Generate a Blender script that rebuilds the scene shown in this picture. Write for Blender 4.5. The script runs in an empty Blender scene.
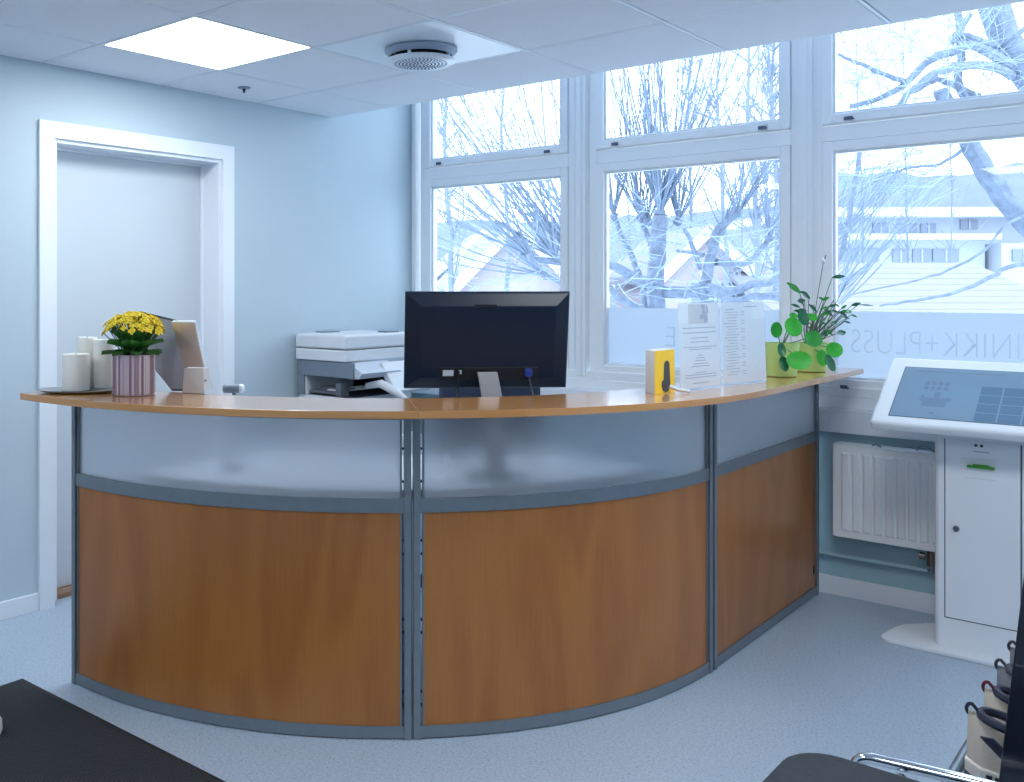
import bpy, bmesh, math, random
from mathutils import Vector, Matrix
R_ = math.radians
scene = bpy.context.scene
col = scene.collection
rnd = random.Random(7)

# ------------------------------------------------------------------ camera, world, exposure
YAW = .7343
CAM = Vector((3.7818, -4.578, 1.3663))
FPX, PX, PY = 958.65, 370.09, 288.65
cam_data = bpy.data.cameras.new('camera')
cam_data.sensor_fit = 'HORIZONTAL'; cam_data.sensor_width = 36
cam_data.lens = FPX / 1024 * 36
cam_data.shift_x = (512 - PX) / 1024
cam_data.shift_y = -(391 - PY) / 1024
cam_data.clip_start = .05; cam_data.clip_end = 500
cam = bpy.data.objects.new('camera', cam_data); col.objects.link(cam)
cam.location = CAM; cam.rotation_euler = (R_(90), 0, YAW)
scene.camera = cam
vs = scene.view_settings
vs.view_transform = 'Standard'; vs.look = 'None'; vs.gamma = 1; vs.use_curve_mapping = False
vs.exposure = 0.0
world = bpy.data.worlds.new('overcast_sky'); scene.world = world
world.use_nodes = True
bgn = world.node_tree.nodes['Background']
bgn.inputs['Color'].default_value = (.74, .89, 1.0, 1)
bgn.inputs['Strength'].default_value = 4.4
PANEL_STRENGTH = 18.0
scene.cycles.max_bounces = 10
scene.cycles.diffuse_bounces = 6
scene.cycles.glossy_bounces = 5
scene.cycles.transmission_bounces = 8
scene.cycles.transparent_max_bounces = 16
scene.cycles.sample_clamp_indirect = 6
scene.cycles.caustics_reflective = False
scene.cycles.caustics_refractive = False

# ------------------------------------------------------------------ helpers
FW = Vector((-math.sin(YAW), math.cos(YAW), 0)); RT = Vector((math.cos(YAW), math.sin(YAW), 0)); UP = Vector((0, 0, 1))
def at(x, y, t):            # a point t metres in front of the camera plane, measured off the photograph
    return CAM + t * (FW + RT * (x - PX) / FPX + UP * (PY - y) / FPX)

def lin(c):
    return tuple(((v / 255) / 12.92 if v / 255 <= .04045 else ((v / 255 + .055) / 1.055) ** 2.4) for v in c) + (1,)

def mat(name, rgb, rough=.5, metal=0, var=0, vscale=8, bump=0, bscale=60, spec=.5, coat=0, stretch=None):
    m = bpy.data.materials.new(name); m.use_nodes = True
    n, l = m.node_tree.nodes, m.node_tree.links
    b = n['Principled BSDF']
    b.inputs['Base Color'].default_value = lin(rgb); b.inputs['Roughness'].default_value = rough
    b.inputs['Metallic'].default_value = metal; b.inputs['Specular IOR Level'].default_value = spec
    b.inputs['Coat Weight'].default_value = coat
    tc = n.new('ShaderNodeTexCoord'); mp = n.new('ShaderNodeMapping')
    l.new(tc.outputs['Object'], mp.inputs['Vector'])
    if stretch: mp.inputs['Scale'].default_value = stretch
    if var:
        t = n.new('ShaderNodeTexNoise'); t.inputs['Scale'].default_value = vscale; t.inputs['Detail'].default_value = 4
        l.new(mp.outputs['Vector'], t.inputs['Vector'])
        r = n.new('ShaderNodeValToRGB'); c = lin(rgb)
        r.color_ramp.elements[0].position = .3; r.color_ramp.elements[1].position = .7
        r.color_ramp.elements[0].color = tuple(max(0, v * (1 - var)) for v in c[:3]) + (1,)
        r.color_ramp.elements[1].color = tuple(min(1, v * (1 + var)) for v in c[:3]) + (1,)
        l.new(t.outputs['Fac'], r.inputs['Fac']); l.new(r.outputs['Color'], b.inputs['Base Color'])
    if bump:
        t2 = n.new('ShaderNodeTexNoise'); t2.inputs['Scale'].default_value = bscale; t2.inputs['Detail'].default_value = 3
        l.new(mp.outputs['Vector'], t2.inputs['Vector'])
        bp = n.new('ShaderNodeBump'); bp.inputs['Strength'].default_value = bump; bp.inputs['Distance'].default_value = .004
        l.new(t2.outputs['Fac'], bp.inputs['Height']); l.new(bp.outputs['Normal'], b.inputs['Normal'])
    return m

def emit(name, rgb, s):
    m = bpy.data.materials.new(name); m.use_nodes = True
    n, l = m.node_tree.nodes, m.node_tree.links
    b = n['Principled BSDF']
    b.inputs['Base Color'].default_value = lin(rgb)
    b.inputs['Emission Color'].default_value = lin(rgb); b.inputs['Emission Strength'].default_value = s
    b.inputs['Roughness'].default_value = .4
    return m

class MB:
    def __init__(s): s.v, s.f, s.uv = [], [], {}
    def quad(s, *p):
        i = len(s.v); s.v += [Vector(q) for q in p]; s.f.append(tuple(range(i, i + len(p)))); return s
    def box(s, a, b):
        i = len(s.v); (x0, y0, z0), (x1, y1, z1) = a, b
        s.v += [Vector(q) for q in ((x0,y0,z0),(x1,y0,z0),(x1,y1,z0),(x0,y1,z0),(x0,y0,z1),(x1,y0,z1),(x1,y1,z1),(x0,y1,z1))]
        s.f += [tuple(i + k for k in q) for q in ((3,2,1,0),(4,5,6,7),(0,1,5,4),(1,2,6,5),(2,3,7,6),(3,0,4,7))]; return s
    def obox(s, c, sz, M=None):
        t = MB().box([-d / 2 for d in sz], [d / 2 for d in sz]); return s.add(t, Matrix.Translation(Vector(c)) @ (M.to_4x4() if M else Matrix.Identity(4)))
    def add(s, o, M=None):
        i = len(s.v); s.v += [(M @ v if M else v.copy()) for v in o.v]; s.f += [tuple(i + k for k in q) for q in o.f]; return s
    def prism(s, poly, z0, z1):            # poly counter-clockwise in xy
        i, n = len(s.v), len(poly)
        s.v += [Vector((p[0], p[1], z0)) for p in poly] + [Vector((p[0], p[1], z1)) for p in poly]
        s.f.append(tuple(i + k for k in reversed(range(n)))); s.f.append(tuple(i + n + k for k in range(n)))
        for k in range(n): s.f.append((i + k, i + (k + 1) % n, i + n + (k + 1) % n, i + n + k))
        return s
    def tube(s, pts, r, n=8, cap=True):
        pts = [Vector(p) for p in pts]; m = len(pts)
        rs = r if isinstance(r, (list, tuple)) else [r] * m
        d0 = (pts[1] - pts[0]).normalized()
        a = Vector((0, 0, 1)) if abs(d0.z) < .9 else Vector((1, 0, 0))
        u = d0.cross(a).normalized(); i0 = len(s.v)
        for k, p in enumerate(pts):
            d = (pts[min(k + 1, m - 1)] - pts[max(k - 1, 0)])
            if d.length < 1e-9: d = d0
            d.normalize(); u = (u - d * u.dot(d))
            u = u.normalized() if u.length > 1e-6 else d.orthogonal().normalized()
            w = d.cross(u)
            for j in range(n):
                t = 2 * math.pi * j / n
                s.v.append(p + (u * math.cos(t) + w * math.sin(t)) * rs[k])
        for k in range(m - 1):
            for j in range(n):
                a0, b0 = i0 + k * n + j, i0 + k * n + (j + 1) % n
                s.f.append((a0, b0, b0 + n, a0 + n))
        if cap:
            s.f.append(tuple(i0 + j for j in reversed(range(n)))); s.f.append(tuple(i0 + (m - 1) * n + j for j in range(n)))
        return s
    def lathe(s, prof, c=(0, 0, 0), n=24, cap0=True, cap1=True, sx=1, sy=1):
        i0 = len(s.v); c = Vector(c); m = len(prof)
        for r, z in prof:
            for j in range(n):
                t = 2 * math.pi * j / n; s.v.append(c + Vector((r * sx * math.cos(t), r * sy * math.sin(t), z)))
        for k in range(m - 1):
            for j in range(n):
                a0, b0 = i0 + k * n + j, i0 + k * n + (j + 1) % n
                s.f.append((a0, b0, b0 + n, a0 + n))
        if cap0: s.f.append(tuple(i0 + j for j in reversed(range(n))))
        if cap1: s.f.append(tuple(i0 + (m - 1) * n + j for j in range(n)))
        return s
    def arc(s, cx, cy, r0, r1, a0, a1, z0, z1, n=16):     # curved block, angles in degrees; uv = arc length, height
        i0 = len(s.v)
        for k in range(n + 1):
            t = R_(a0 + (a1 - a0) * k / n); c_, s_ = math.cos(t), math.sin(t)
            for r, z in ((r0, z0), (r1, z0), (r1, z1), (r0, z1)):
                s.v.append(Vector((cx + r * c_, cy + r * s_, z)))
        for k in range(n):
            a = i0 + 4 * k
            for j in range(4): s.f.append((a + j, a + 4 + j, a + 4 + (j + 1) % 4, a + (j + 1) % 4))
        s.f.append((i0, i0 + 1, i0 + 2, i0 + 3)); e = i0 + 4 * n; s.f.append((e + 3, e + 2, e + 1, e))
        return s
    def build(s, name, m, parent=None, smooth=False, bevel=0, local=False, segs=2, angle=40):
        off = Vector((0, 0, 0))
        if parent is not None and not local:
            p = parent
            while p.parent: p = p.parent
            off = Vector(p.location)
        me = bpy.data.meshes.new(name)
        me.from_pydata([tuple(v - off) for v in s.v], [], s.f); me.update()
        bm = bmesh.new(); bm.from_mesh(me); bmesh.ops.recalc_face_normals(bm, faces=bm.faces); bm.to_mesh(me); bm.free()
        if m: me.materials.append(m)
        o = bpy.data.objects.new(name, me); col.objects.link(o)
        if parent is not None: o.parent = parent
        if smooth:
            me.polygons.foreach_set('use_smooth', [True] * len(me.polygons))
            me.set_sharp_from_angle(angle=R_(angle))
        if bevel:
            b = o.modifiers.new('bevel', 'BEVEL'); b.width = bevel; b.segments = segs; b.limit_method = 'ANGLE'; b.angle_limit = R_(40)
        return o

def tag(o, label=None, cat=None, group=None, kind=None):
    if label: o['label'] = label
    if cat: o['category'] = cat
    if group: o['group'] = group
    if kind: o['kind'] = kind
    return o
def thing(name, label, cat, loc=(0, 0, 0), rotz=0, group=None):
    o = bpy.data.objects.new(name, None); col.objects.link(o)
    o.empty_display_size = .05
    o.location = loc; o.rotation_euler = (0, 0, rotz)
    return tag(o, label, cat, group)
def struct(o, label=None): return tag(o, label, kind='structure')
def root_struct(name, loc=(0, 0, 0)):
    o = bpy.data.objects.new(name, None); col.objects.link(o); o.empty_display_size = .05; o.location = loc
    return struct(o)
def box(name, a, b, m, parent=None, bevel=0, **k): return MB().box(a, b).build(name, m, parent, bevel=bevel, **k)
def arcpts(c, r, a0, a1, n, plane='xz'):
    out = []
    for k in range(n + 1):
        t = R_(a0 + (a1 - a0) * k / n); u, v = r * math.cos(t), r * math.sin(t)
        out.append(Vector(c) + (Vector((u, 0, v)) if plane == 'xz' else Vector((u, v, 0)) if plane == 'xy' else Vector((0, u, v))))
    return out

# ------------------------------------------------------------------ materials
M = {}
M['wall'] = mat('pale_blue_paint', (187, 203, 213), .6, var=.015, vscale=3, bump=.05, bscale=250)
M['wall_teal'] = mat('grey_blue_paint', (158, 190, 202), .6, var=.02, vscale=3)
M['white_paint'] = mat('white_gloss_paint', (230, 235, 242), .35)
M['frame'] = mat('window_frame_paint', (244, 247, 250), .4)
M['door'] = mat('white_door_paint', (200, 208, 215), .4)
M['tile'] = mat('ceiling_tile', (226, 230, 238), .85, var=.012, vscale=40, bump=.08, bscale=400)
M['metal_plate'] = mat('white_metal_plate', (224, 234, 244), .3)
M['grid'] = mat('ceiling_grid_white', (222, 228, 238), .4)
M['black'] = mat('black_plastic', (16, 19, 26), .4)
M['dark_hole'] = mat('dark_void', (10, 16, 26), .8)
M['steel'] = mat('brushed_grey_aluminium', (130, 138, 145), .38, metal=.55, var=.04, vscale=30)
M['chrome'] = mat('chrome', (225, 228, 235), .08, metal=1)
M['kiosk'] = mat('kiosk_white_powdercoat', (232, 236, 241), .4)
M['radiator'] = mat('radiator_white_enamel', (240, 245, 248), .35)
M['paper'] = mat('white_paper', (248, 249, 250), .7)
def paper_mat():
    m = M['paper']; n, l = m.node_tree.nodes, m.node_tree.links
    t = n.new('ShaderNodeBsdfTranslucent'); t.inputs['Color'].default_value = (.9, .93, .97, 1)
    mx = n.new('ShaderNodeMixShader'); mx.inputs[0].default_value = .3
    l.new(n['Principled BSDF'].outputs[0], mx.inputs[1]); l.new(t.outputs[0], mx.inputs[2]); l.new(mx.outputs[0], n['Material Output'].inputs['Surface'])
paper_mat()
M['ink'] = mat('grey_print', (172, 182, 198), .7)
M['ink_dark'] = mat('dark_print', (60, 66, 78), .7)
M['candle'] = mat('ivory_candle_wax', (236, 234, 228), .45)
M['candle'].node_tree.nodes['Principled BSDF'].inputs['Subsurface Weight'].default_value = .15
M['candle'].node_tree.nodes['Principled BSDF'].inputs['Subsurface Radius'].default_value = (.02, .015, .01)
M['rubber'] = mat('dark_rubber', (34, 36, 40), .7)

def wood(name, cols, rough, coat, horiz=False):
    m = bpy.data.materials.new(name); m.use_nodes = True
    n, l = m.node_tree.nodes, m.node_tree.links; b = n['Principled BSDF']
    uv = n.new('ShaderNodeUVMap'); uv.uv_map = 'UVMap'
    mp = n.new('ShaderNodeMapping'); l.new(uv.outputs['UV'], mp.inputs['Vector'])
    mp.inputs['Scale'].default_value = (2.6, .55, 1) if not horiz else (.5, 5, 1)
    no = n.new('ShaderNodeTexNoise'); no.inputs['Scale'].default_value = 1.6; no.inputs['Detail'].default_value = 1.5; no.inputs['Distortion'].default_value = .4
    l.new(mp.outputs['Vector'], no.inputs['Vector'])
    mu = n.new('ShaderNodeMath'); mu.operation = 'MULTIPLY'; mu.inputs[1].default_value = 26
    sn = n.new('ShaderNodeMath'); sn.operation = 'SINE'
    l.new(no.outputs['Fac'], mu.inputs[0]); l.new(mu.outputs[0], sn.inputs[0])
    mp2 = n.new('ShaderNodeMapping'); l.new(uv.outputs['UV'], mp2.inputs['Vector'])
    mp2.inputs['Scale'].default_value = (180, 5, 1) if not horiz else (5, 180, 1)
    n2 = n.new('ShaderNodeTexNoise'); n2.inputs['Scale'].default_value = 1; n2.inputs['Detail'].default_value = 3
    l.new(mp2.outputs['Vector'], n2.inputs['Vector'])
    a = n.new('ShaderNodeMath'); a.operation = 'MULTIPLY_ADD'; a.inputs[1].default_value = .16; a.inputs[2].default_value = .25
    l.new(sn.outputs[0], a.inputs[0])
    ad = n.new('ShaderNodeMath'); ad.operation = 'MULTIPLY_ADD'; ad.inputs[1].default_value = .5
    l.new(n2.outputs['Fac'], ad.inputs[0]); l.new(a.outputs[0], ad.inputs[2])
    r = n.new('ShaderNodeValToRGB'); r.color_ramp.elements[0].color = lin(cols[0]); r.color_ramp.elements[1].color = lin(cols[1])
    r.color_ramp.elements[0].position = .2; r.color_ramp.elements[1].position = .8
    l.new(ad.outputs[0], r.inputs['Fac']); l.new(r.outputs['Color'], b.inputs['Base Color'])
    b.inputs['Roughness'].default_value = rough; b.inputs['Coat Weight'].default_value = coat; b.inputs['Coat Roughness'].default_value = .25
    return m
M['beech_panel'] = wood('beech_veneer_panel', ((154, 91, 36), (176, 112, 50)), .40, .25)
M['beech_top'] = wood('beech_laminate_worktop', ((190, 130, 70), (204, 148, 88)), .14, .9, True)

def two_sided_fresnel(n, l, ior):
    g = n.new('ShaderNodeNewGeometry'); mx = n.new('ShaderNodeMix'); mx.data_type = 'FLOAT'
    mx.inputs[2].default_value = ior; mx.inputs[3].default_value = 1 / ior
    l.new(g.outputs['Backfacing'], mx.inputs[0])
    fr = n.new('ShaderNodeFresnel'); l.new(mx.outputs[0], fr.inputs['IOR']); return fr
def frosted():
    m = bpy.data.materials.new('frosted_acrylic'); m.use_nodes = True
    n, l = m.node_tree.nodes, m.node_tree.links; n.remove(n['Principled BSDF'])
    out = n['Material Output']
    rf = n.new('ShaderNodeBsdfRefraction'); rf.inputs['Color'].default_value = (.93, .96, 1, 1); rf.inputs['Roughness'].default_value = .5; rf.inputs['IOR'].default_value = 1.15
    tr = n.new('ShaderNodeBsdfTranslucent'); tr.inputs['Color'].default_value = (.9, .94, 1, 1)
    gl = n.new('ShaderNodeBsdfGlossy'); gl.inputs['Roughness'].default_value = .3
    df = n.new('ShaderNodeBsdfDiffuse'); df.inputs['Color'].default_value = (.7, .76, .85, 1)
    m1 = n.new('ShaderNodeMixShader'); m1.inputs[0].default_value = .3; l.new(rf.outputs[0], m1.inputs[1]); l.new(tr.outputs[0], m1.inputs[2])
    m0 = n.new('ShaderNodeMixShader'); m0.inputs[0].default_value = .1; l.new(m1.outputs[0], m0.inputs[1]); l.new(df.outputs[0], m0.inputs[2])
    m2 = n.new('ShaderNodeMixShader'); fr = two_sided_fresnel(n, l, 1.6)
    l.new(fr.outputs[0], m2.inputs[0]); l.new(m0.outputs[0], m2.inputs[1]); l.new(gl.outputs[0], m2.inputs[2])
    l.new(m2.outputs[0], out.inputs['Surface']); return m
M['frosted'] = frosted()
def clear(name, tint=(.97, .985, 1, 1), ior=1.3, extra=0):
    m = bpy.data.materials.new(name); m.use_nodes = True
    n, l = m.node_tree.nodes, m.node_tree.links; n.remove(n['Principled BSDF'])
    t = n.new('ShaderNodeBsdfTransparent'); t.inputs['Color'].default_value = tint
    g = n.new('ShaderNodeBsdfGlossy'); g.inputs['Roughness'].default_value = .02
    fr = two_sided_fresnel(n, l, ior)
    mx = n.new('ShaderNodeMixShader'); l.new(fr.outputs[0], mx.inputs[0]); l.new(t.outputs[0], mx.inputs[1]); l.new(g.outputs[0], mx.inputs[2])
    l.new(mx.outputs[0], n['Material Output'].inputs['Surface']); return m
M['glass'] = clear('window_glass')
M['acrylic'] = clear('clear_acrylic', (.96, .98, 1, 1), 1.12)
def film():
    m = bpy.data.materials.new('white_window_film'); m.use_nodes = True
    n, l = m.node_tree.nodes, m.node_tree.links; n.remove(n['Principled BSDF'])
    t = n.new('ShaderNodeBsdfTranslucent'); t.inputs['Color'].default_value = (.57, .615, .67, 1)
    d = n.new('ShaderNodeBsdfDiffuse'); d.inputs['Color'].default_value = (.8, .84, .9, 1)
    mx = n.new('ShaderNodeMixShader'); mx.inputs[0].default_value = .3
    l.new(t.outputs[0], mx.inputs[1]); l.new(d.outputs[0], mx.inputs[2]); l.new(mx.outputs[0], n['Material Output'].inputs['Surface']); return m
M['film'] = film()
def film_text():
    m = bpy.data.materials.new('grey_film_lettering'); m.use_nodes = True
    n, l = m.node_tree.nodes, m.node_tree.links; n.remove(n['Principled BSDF'])
    t = n.new('ShaderNodeBsdfTransparent'); d = n.new('ShaderNodeBsdfDiffuse'); d.inputs['Color'].default_value = (.45, .55, .66, 1)
    mx = n.new('ShaderNodeMixShader'); mx.inputs[0].default_value = .3
    l.new(t.outputs[0], mx.inputs[1]); l.new(d.outputs[0], mx.inputs[2]); l.new(mx.outputs[0], n['Material Output'].inputs['Surface']); return m
M['film_text'] = film_text()

def floor_mat():
    m = bpy.data.materials.new('speckled_vinyl_floor'); m.use_nodes = True
    n, l = m.node_tree.nodes, m.node_tree.links; b = n['Principled BSDF']
    tc = n.new('ShaderNodeTexCoord')
    a = n.new('ShaderNodeTexNoise'); a.inputs['Scale'].default_value = 120; a.inputs['Detail'].default_value = 4; a.inputs['Roughness'].default_value = .7
    v = n.new('ShaderNodeTexVoronoi'); v.inputs['Scale'].default_value = 75
    l.new(tc.outputs['Object'], a.inputs['Vector']); l.new(tc.outputs['Object'], v.inputs['Vector'])
    r = n.new('ShaderNodeValToRGB'); e = r.color_ramp.elements
    e[0].position = .3; e[0].color = lin((150, 166, 184)); e[1].position = .62; e[1].color = lin((184, 199, 214))
    l.new(a.outputs['Fac'], r.inputs['Fac'])
    s = n.new('ShaderNodeMath'); s.operation = 'LESS_THAN'; s.inputs[1].default_value = .2; l.new(v.outputs['Distance'], s.inputs[0])
    s2 = n.new('ShaderNodeMath'); s2.operation = 'MULTIPLY'; s2.inputs[1].default_value = .42; l.new(s.outputs[0], s2.inputs[0])
    mx = n.new('ShaderNodeMix'); mx.data_type = 'RGBA'; l.new(s2.outputs[0], mx.inputs[0]); l.new(r.outputs['Color'], mx.inputs[6]); mx.inputs[7].default_value = lin((104, 112, 128))
    l.new(mx.outputs[2], b.inputs['Base Color'])
    b.inputs['Roughness'].default_value = .33; b.inputs['Specular IOR Level'].default_value = .5
    return m
M['floor'] = floor_mat()

# ------------------------------------------------------------------ room shell
H = 2.335; XR, YF = 6.4, -6.6; ZT = 2.86; CE = -.7241
struct(box('floor', (-.3, YF, -.08), (XR, .02, 0), M['floor']), 'speckled pale grey blue vinyl floor of the reception')
DY0, DY1, DZ = -2.43, -1.5, 2.018          # door opening in the left wall
wl = MB()
wl.box((-.2, YF, 0), (0, DY0, ZT)); wl.box((-.2, DY1, 0), (0, .25, ZT)); wl.box((-.2, DY0, DZ), (0, DY1, ZT))
struct(wl.build('wall_left', M['wall']), 'pale blue painted wall with the white door')
wb = root_struct('wall_back')
wb['label'] = 'window wall with grey blue painted parapet below the sill'
MB().box((0, 0, 0), (XR, .25, .74)).box((0, .0, 2.80), (XR, .25, ZT)).build('parapet', M['wall_teal'], wb)
struct(box('wall_right', (XR, YF, 0), (XR + .15, .25, ZT), M['wall']), 'pale blue wall behind the photographer on the right')
struct(box('wall_front', (-.2, YF - .15, 0), (XR, YF, ZT), M['wall']), 'pale blue wall behind the photographer')
# window sill casing
struct(MB().box((0.0, -.045, .728), (XR, .02, .832)).build('trim_7', M['white_paint'], bevel=.006), 'white sill casing below the windows')
struct(MB().box((0.0, -.012, .832), (XR, .02, .885)).box((0.0, -.004, .885), (XR, .02, .93)).build('trim_8', M['frame'], bevel=.004), 'stepped white board between sill casing and window frames')

# baseboards
struct(MB().box((0, YF, 0), (.014, -2.5, .075)).box((0, -1.44, 0), (.014, 0, .075)).build('baseboard_left', M['white_paint'], bevel=.003), 'white baseboard along the door wall')
struct(box('baseboard_back', (0.014, -.016, 0), (XR, 0, .082), M['white_paint'], bevel=.003), 'white baseboard under the windows')

# door
d = root_struct('door_1', (0, (DY0 + DY1) / 2, 0)); d['label'] = 'white flush door in a white frame left of the counter'
tw = .068
um = MB(); U0 = [(DY0 - tw, 0), (DY0 - tw, DZ + tw), (DY1 + tw, DZ + tw), (DY1 + tw, 0), (DY1 - .004, 0), (DY1 - .004, DZ - .004), (DY0 + .004, DZ - .004), (DY0 + .004, 0)]
um.v += [Vector((0, y, z)) for y, z in U0] + [Vector((.016, y, z)) for y, z in U0]
for q in ((0, 1, 6, 7), (1, 2, 5, 6), (2, 3, 4, 5)): um.f += [tuple(8 + k for k in q), tuple(reversed(q))]
for k in range(8): um.f.append((k, (k + 1) % 8, 8 + (k + 1) % 8, 8 + k))
um.build('trim', M['white_paint'], d)
jm = MB().box((-.195, DY0, .02), (0, DY0 + .022, DZ)).box((-.195, DY1 - .022, .02), (0, DY1, DZ)).box((-.195, DY0 + .022, DZ - .022), (0, DY1 - .022, DZ))
jm.box((-.135, DY0 + .022, .02), (-.118, DY0 + .034, DZ - .022)).box((-.135, DY1 - .034, .02), (-.118, DY1 - .022, DZ - .022)).box((-.135, DY0 + .034, DZ - .034), (-.118, DY1 - .034, DZ - .022))
jm.build('jamb', M['white_paint'], d, bevel=.002)
MB().box((-.18, DY0 + .024, .025), (-.136, DY1 - .024, DZ - .024)).build('door_leaf', M['door'], d, bevel=.002)
MB().box((-.2, DY0 + .0, 0), (-.06, DY1, .022)).build('threshold', mat('oak_threshold', (150, 116, 92), .5, var=.12, vscale=40, stretch=(1, .1, 1)), d, bevel=.003)

# ceiling: grid backing and single tiles
ce = root_struct('ceiling'); ce['label'] = 'suspended ceiling of pale square tiles ending short of the windows'
MB().box((0, YF, H + .002), (XR, CE, H + .03)).build('grid_backing', M['grid'], ce)
MB().box((0, CE - .004, H - .004), (XR, CE + .014, ZT)).build('edge_trim', M['grid'], ce, bevel=.002)
MB().box((0, CE, ZT - .04), (XR, .25, ZT)).build('upper_soffit', M['tile'], ce)
MB().box((0, YF, ZT), (XR, .25, ZT + .05)).build('upper_slab', M['tile'], ce)
GX, GY, S = .4514, -1.2816, .6
xs = [0.0] + [GX + S * k for k in range(10)] + [XR]
ys = [CE - .004] + [GY - S * k for k in range(9)] + [YF]
LIGHTS = {(1, 2), (5, 2), (1, 6), (4, 6), (8, 6), (8, 2)}
PLATE = (2, 1)
cache = {}
g = .0098
for i in range(len(xs) - 1):
    for j in range(len(ys) - 1):
        x0, x1, y1, y0 = xs[i], xs[i + 1], ys[j], ys[j + 1]
        if (i, j) in LIGHTS: continue
        sz = (round(x1 - x0, 4), round(y1 - y0, 4), (i, j) == PLATE)
        a = (x0 + g, y0 + g, H - .007); b = (x1 - g, y1 - g, H + .002)
        c = Vector(((x0 + x1) / 2, (y0 + y1) / 2, H))
        if sz not in cache:
            t = MB().box(Vector(a) - c, Vector(b) - c).build('tile', M['metal_plate'] if sz[2] else M['tile'], ce, bevel=.0025, segs=1, local=True)
            cache[sz] = t
        else:
            t = cache[sz].copy(); col.objects.link(t)
        t.location = c
for x in xs[1:-1]: MB().box((x - .006, YF, H - .0068), (x + .006, CE - .004, H + .003)).build('grid_bar', M['grid'], ce)
for y in ys[1:-1]: MB().box((0, y - .006, H - .0069), (XR, y + .006, H + .003)).build('grid_bar', M['grid'], ce)
M['panel_light'] = emit('led_panel_diffuser', (242, 248, 252), PANEL_STRENGTH)
for (i, j) in sorted(LIGHTS):
    x0, x1, y1, y0 = xs[i], xs[i + 1], ys[j], ys[j + 1]
    vis = (i, j) == (1, 2)
    lab = 'lit square LED ceiling panel above the door end of the counter' if vis else 'lit square LED ceiling panel ' + {(5, 2): 'above the chair and shoe display', (1, 6): 'above the mat end of the room', (4, 6): 'directly behind the photographer', (8, 6): 'in the far corner behind the photographer', (8, 2): 'near the windows right of the kiosk'}.get((i, j), '')
    o = thing('ceiling_light', lab, 'ceiling light', ((x0 + x1) / 2, (y0 + y1) / 2, H), group=None if vis else 'ceiling panels outside the picture')
    MB().box((x0 + .004, y0 + .004, H - .006), (x0 + .014, y1 - .004, H + .002)).box((x1 - .014, y0 + .004, H - .006), (x1 - .004, y1 - .004, H + .002)) \
        .box((x0 + .014, y0 + .004, H - .006), (x1 - .014, y0 + .014, H + .002)).box((x0 + .014, y1 - .014, H - .006), (x1 - .014, y1 - .004, H + .002)).build('frame', M['grid'], o)
    MB().box((x0 + .014, y0 + .014, H - .004), (x1 - .014, y1 - .014, H)).build('diffuser', M['panel_light'], o)

# ventilation diffuser
vc = (1.352, -1.582)
o = thing('ceiling_vent', 'round white ceiling air diffuser with perforated disc', 'air vent', (vc[0], vc[1], H - .06))
vr = .146
MB().lathe([(vr * .93, 0), (vr, -.006), (vr * 1.0, -.012), (vr * .86, -.03), (vr * .82, -.026), (vr * .9, 0)], (vc[0], vc[1], H - .006), 40, False, False).build('collar', mat('grey_vent_collar', (150, 166, 186), .5), o, True)
MB().lathe([(vr * .7, 0), (vr * .7, -.044)], (vc[0], vc[1], H - .006), 28).build('neck', M['dark_hole'], o, True)
MB().lathe([(vr * .80, -.042), (vr * .95, -.046), (vr * .97, -.052), (vr * .90, -.059), (0.001, -.062)], (vc[0], vc[1], H - .006), 40).build('disc', M['metal_plate'], o, True)
pf = MB()
for k in range(1, 8):
    r = vr * .1 * k
    n = 6 * k
    for q in range(n):
        t = 2 * math.pi * q / n + k * .4
        pf.lathe([(.0042, -.0625), (.0042, -.0645)], (vc[0] + r * math.cos(t), vc[1] + r * math.sin(t), H - .005 + .003 * (k / 7) ** 2), 5)
tag(pf.build('perforations', mat('vent_hole_shadow', (92, 112, 140), .8), o), kind='stuff')
for t in (.3, 1.87, 3.44, 5.0): MB().lathe([(.007, -.02), (.007, -.048)], (vc[0] + vr * .8 * math.cos(t), vc[1] + vr * .8 * math.sin(t), H - .006), 8).build('spacer', M['metal_plate'], o)
# sprinkler head
o = thing('sprinkler_head', 'small dark sprinkler head hanging from the ceiling tile', 'sprinkler', (.264, -1.58, H - .04))
MB().lathe([(.032, -.007), (.030, -.012), (.012, -.014)], (.264, -1.58, H), 20).build('escutcheon', mat('sprinkler_plate', (128, 140, 158), .35, .5), o, True)
MB().lathe([(.009, -.012), (.007, -.022), (.003, -.034)], (.264, -1.58, H), 10).build('nozzle', M['black'], o, True)

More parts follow.
